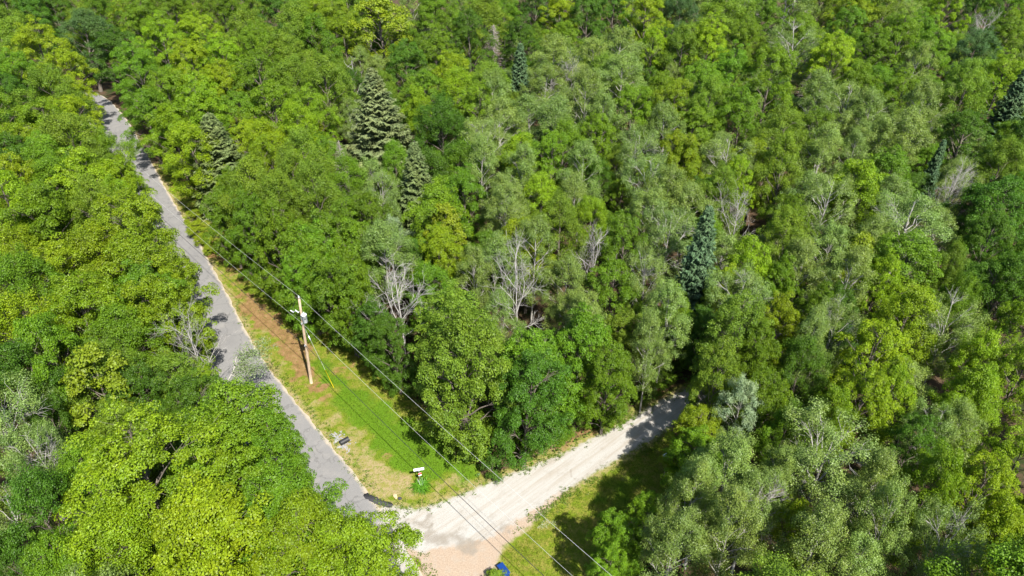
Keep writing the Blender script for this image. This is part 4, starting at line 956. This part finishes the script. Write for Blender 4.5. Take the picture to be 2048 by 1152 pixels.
M['blue'] = simple('blue plastic', (.004, .028, .14), .4, .45, .12)
b = empty('storage_bin', (-.62, 29.12, 0), math.atan2(-.87, .61)); b.scale = (.9, .9, .9)
import bmesh
bm = bmesh.new(); bmesh.ops.create_cube(bm, size=1)
for v in bm.verts: v.co = Vector((v.co.x * (1.12 if v.co.z > 0 else 1.02), v.co.y * (.52 if v.co.z > 0 else .46), (v.co.z + .5) * .52))
bmesh.ops.bevel(bm, geom=bm.edges[:], offset=.03, segments=2, affect='EDGES'); me = bpy.data.meshes.new('body'); bm.to_mesh(me); bm.free(); link('body', me, M['blue'], b)
lid = link('lid', box_mesh('lid', (1.18, .57, .07), .025), M['blue'], b); lid.location = (0, 0, .56)
q = link('lid_rib', box_mesh('lid_rib', (1.0, .40, .02), .008), M['blue'], lid); q.location = (0, 0, .043)
for sx in (-1, 1):
    q = link('handle', box_mesh('handle', (.05, .22, .05), .012), M['blue'], b); q.location = (sx * .585, 0, .42)
tag(b, 'blue lidded plastic bin at the edge of the sandy driveway', 'bin')

o = empty('mailbox_post', (12.75, 37.9, 0))
T = Tubes(); T.add([(0, 0, -.2), (.02, 0, 1.5), (0, 0, 2.55)], .065, 8, True); link('post', T.build('post'), M['pole'], o)
q = link('box', box_mesh('box', (.38, .18, .16), .03), M['white'], o); q.location = (-.2, .05, 2.72); q.rotation_euler = (0, R_(-14), R_(24))
q = link('bracket', box_mesh('bracket', (.14, .08, .1), .01), M['steel'], o); q.location = (-.02, 0, 2.58)
tag(o, 'grey wooden post with small white box at the lawn edge', 'post')

def log(a, b, r, label, twigs, seed, mat='bark_dead'):
    g = np.random.default_rng(seed); a = np.array(a, float); b = np.array(b, float); L = np.linalg.norm(b - a)
    o = empty('fallen_branch', tuple(a)); T = Tubes(); pts = curve((0, 0, 0), b - a, .03, 9, g, .25); T.add(pts, np.linspace(r, r * .35, 9), 7, True)
    link('limb', T.build('limb'), M[mat], o); T = Tubes()
    for _ in range(twigs):
        p = pts[g.integers(2, 9)]; T.add(curve(p, p + norm((b - a) / L + g.normal(0, .7, 3) + [0, 0, .3]) * g.uniform(.5, 1.5), .05, 4, g), np.linspace(r * .3, .008, 4), 4)
    link('twigs', T.build('twigs'), M[mat], o); tag(o, label, 'branch', 'fallen branches')
log((-36.6, 79.3, .12), (-41.4, 81.2, .5), .10, 'long pale fallen branch on the verge by yellow bushes', 7, 1)
log((-13.4, 53.2, .2), (-11.0, 55.0, 2.6), .07, 'bleached fallen branch leaning on trees behind the utility pole', 12, 2)

# thin birch reaching out over the paved road
T = Tubes(); g = np.random.default_rng(12)
br = empty('overhanging_birch', (-26.6, 39.2, 0))
main = np.array([(0, 0, 0), (.4, .5, 2.4), (1.3, 1.2, 4.8), (2.5, 2.4, 6.4), (3.0, 4.2, 7.1), (2.8, 5.6, 7.3), (3.2, 7.0, 7.4)]); T.add(main, [.11, .10, .085, .07, .055, .04, .02], 7)
P, N, tips = [], [], []
for k in range(34):
    i = g.integers(3, 7); p = main[i] + (main[i] - main[i - 1]) * g.uniform(-.8, 0); q = p + np.array([g.uniform(.2, 2.9), g.normal(.2, .9), g.normal(0, .35)])
    L = curve(p, q, .04, 5, g, .3); T.add(L, np.linspace(.02, .006, 5), 4)
    for c in L[2:]:
        m = 34; P.append(c + g.normal(0, .26, (m, 3)) * [1, 1, .6]); N.append(np.array([0, 0, 1.]) + g.normal(0, .6, (m, 3)))
link('trunk', T.build('trunk'), M['bark_pale'], br); P = np.concatenate(P); N = np.concatenate(N)
c = link('crown', leaf_mesh('crown', P, N, g.uniform(.09, .16, len(P)), g.uniform(.07, .13, len(P)), g), M['aspen_leaf'], br); c.color = (.13, .17, .07, 1)
tag(br, 'thin sparse-leaved birch reaching out over the paved road', 'tree')
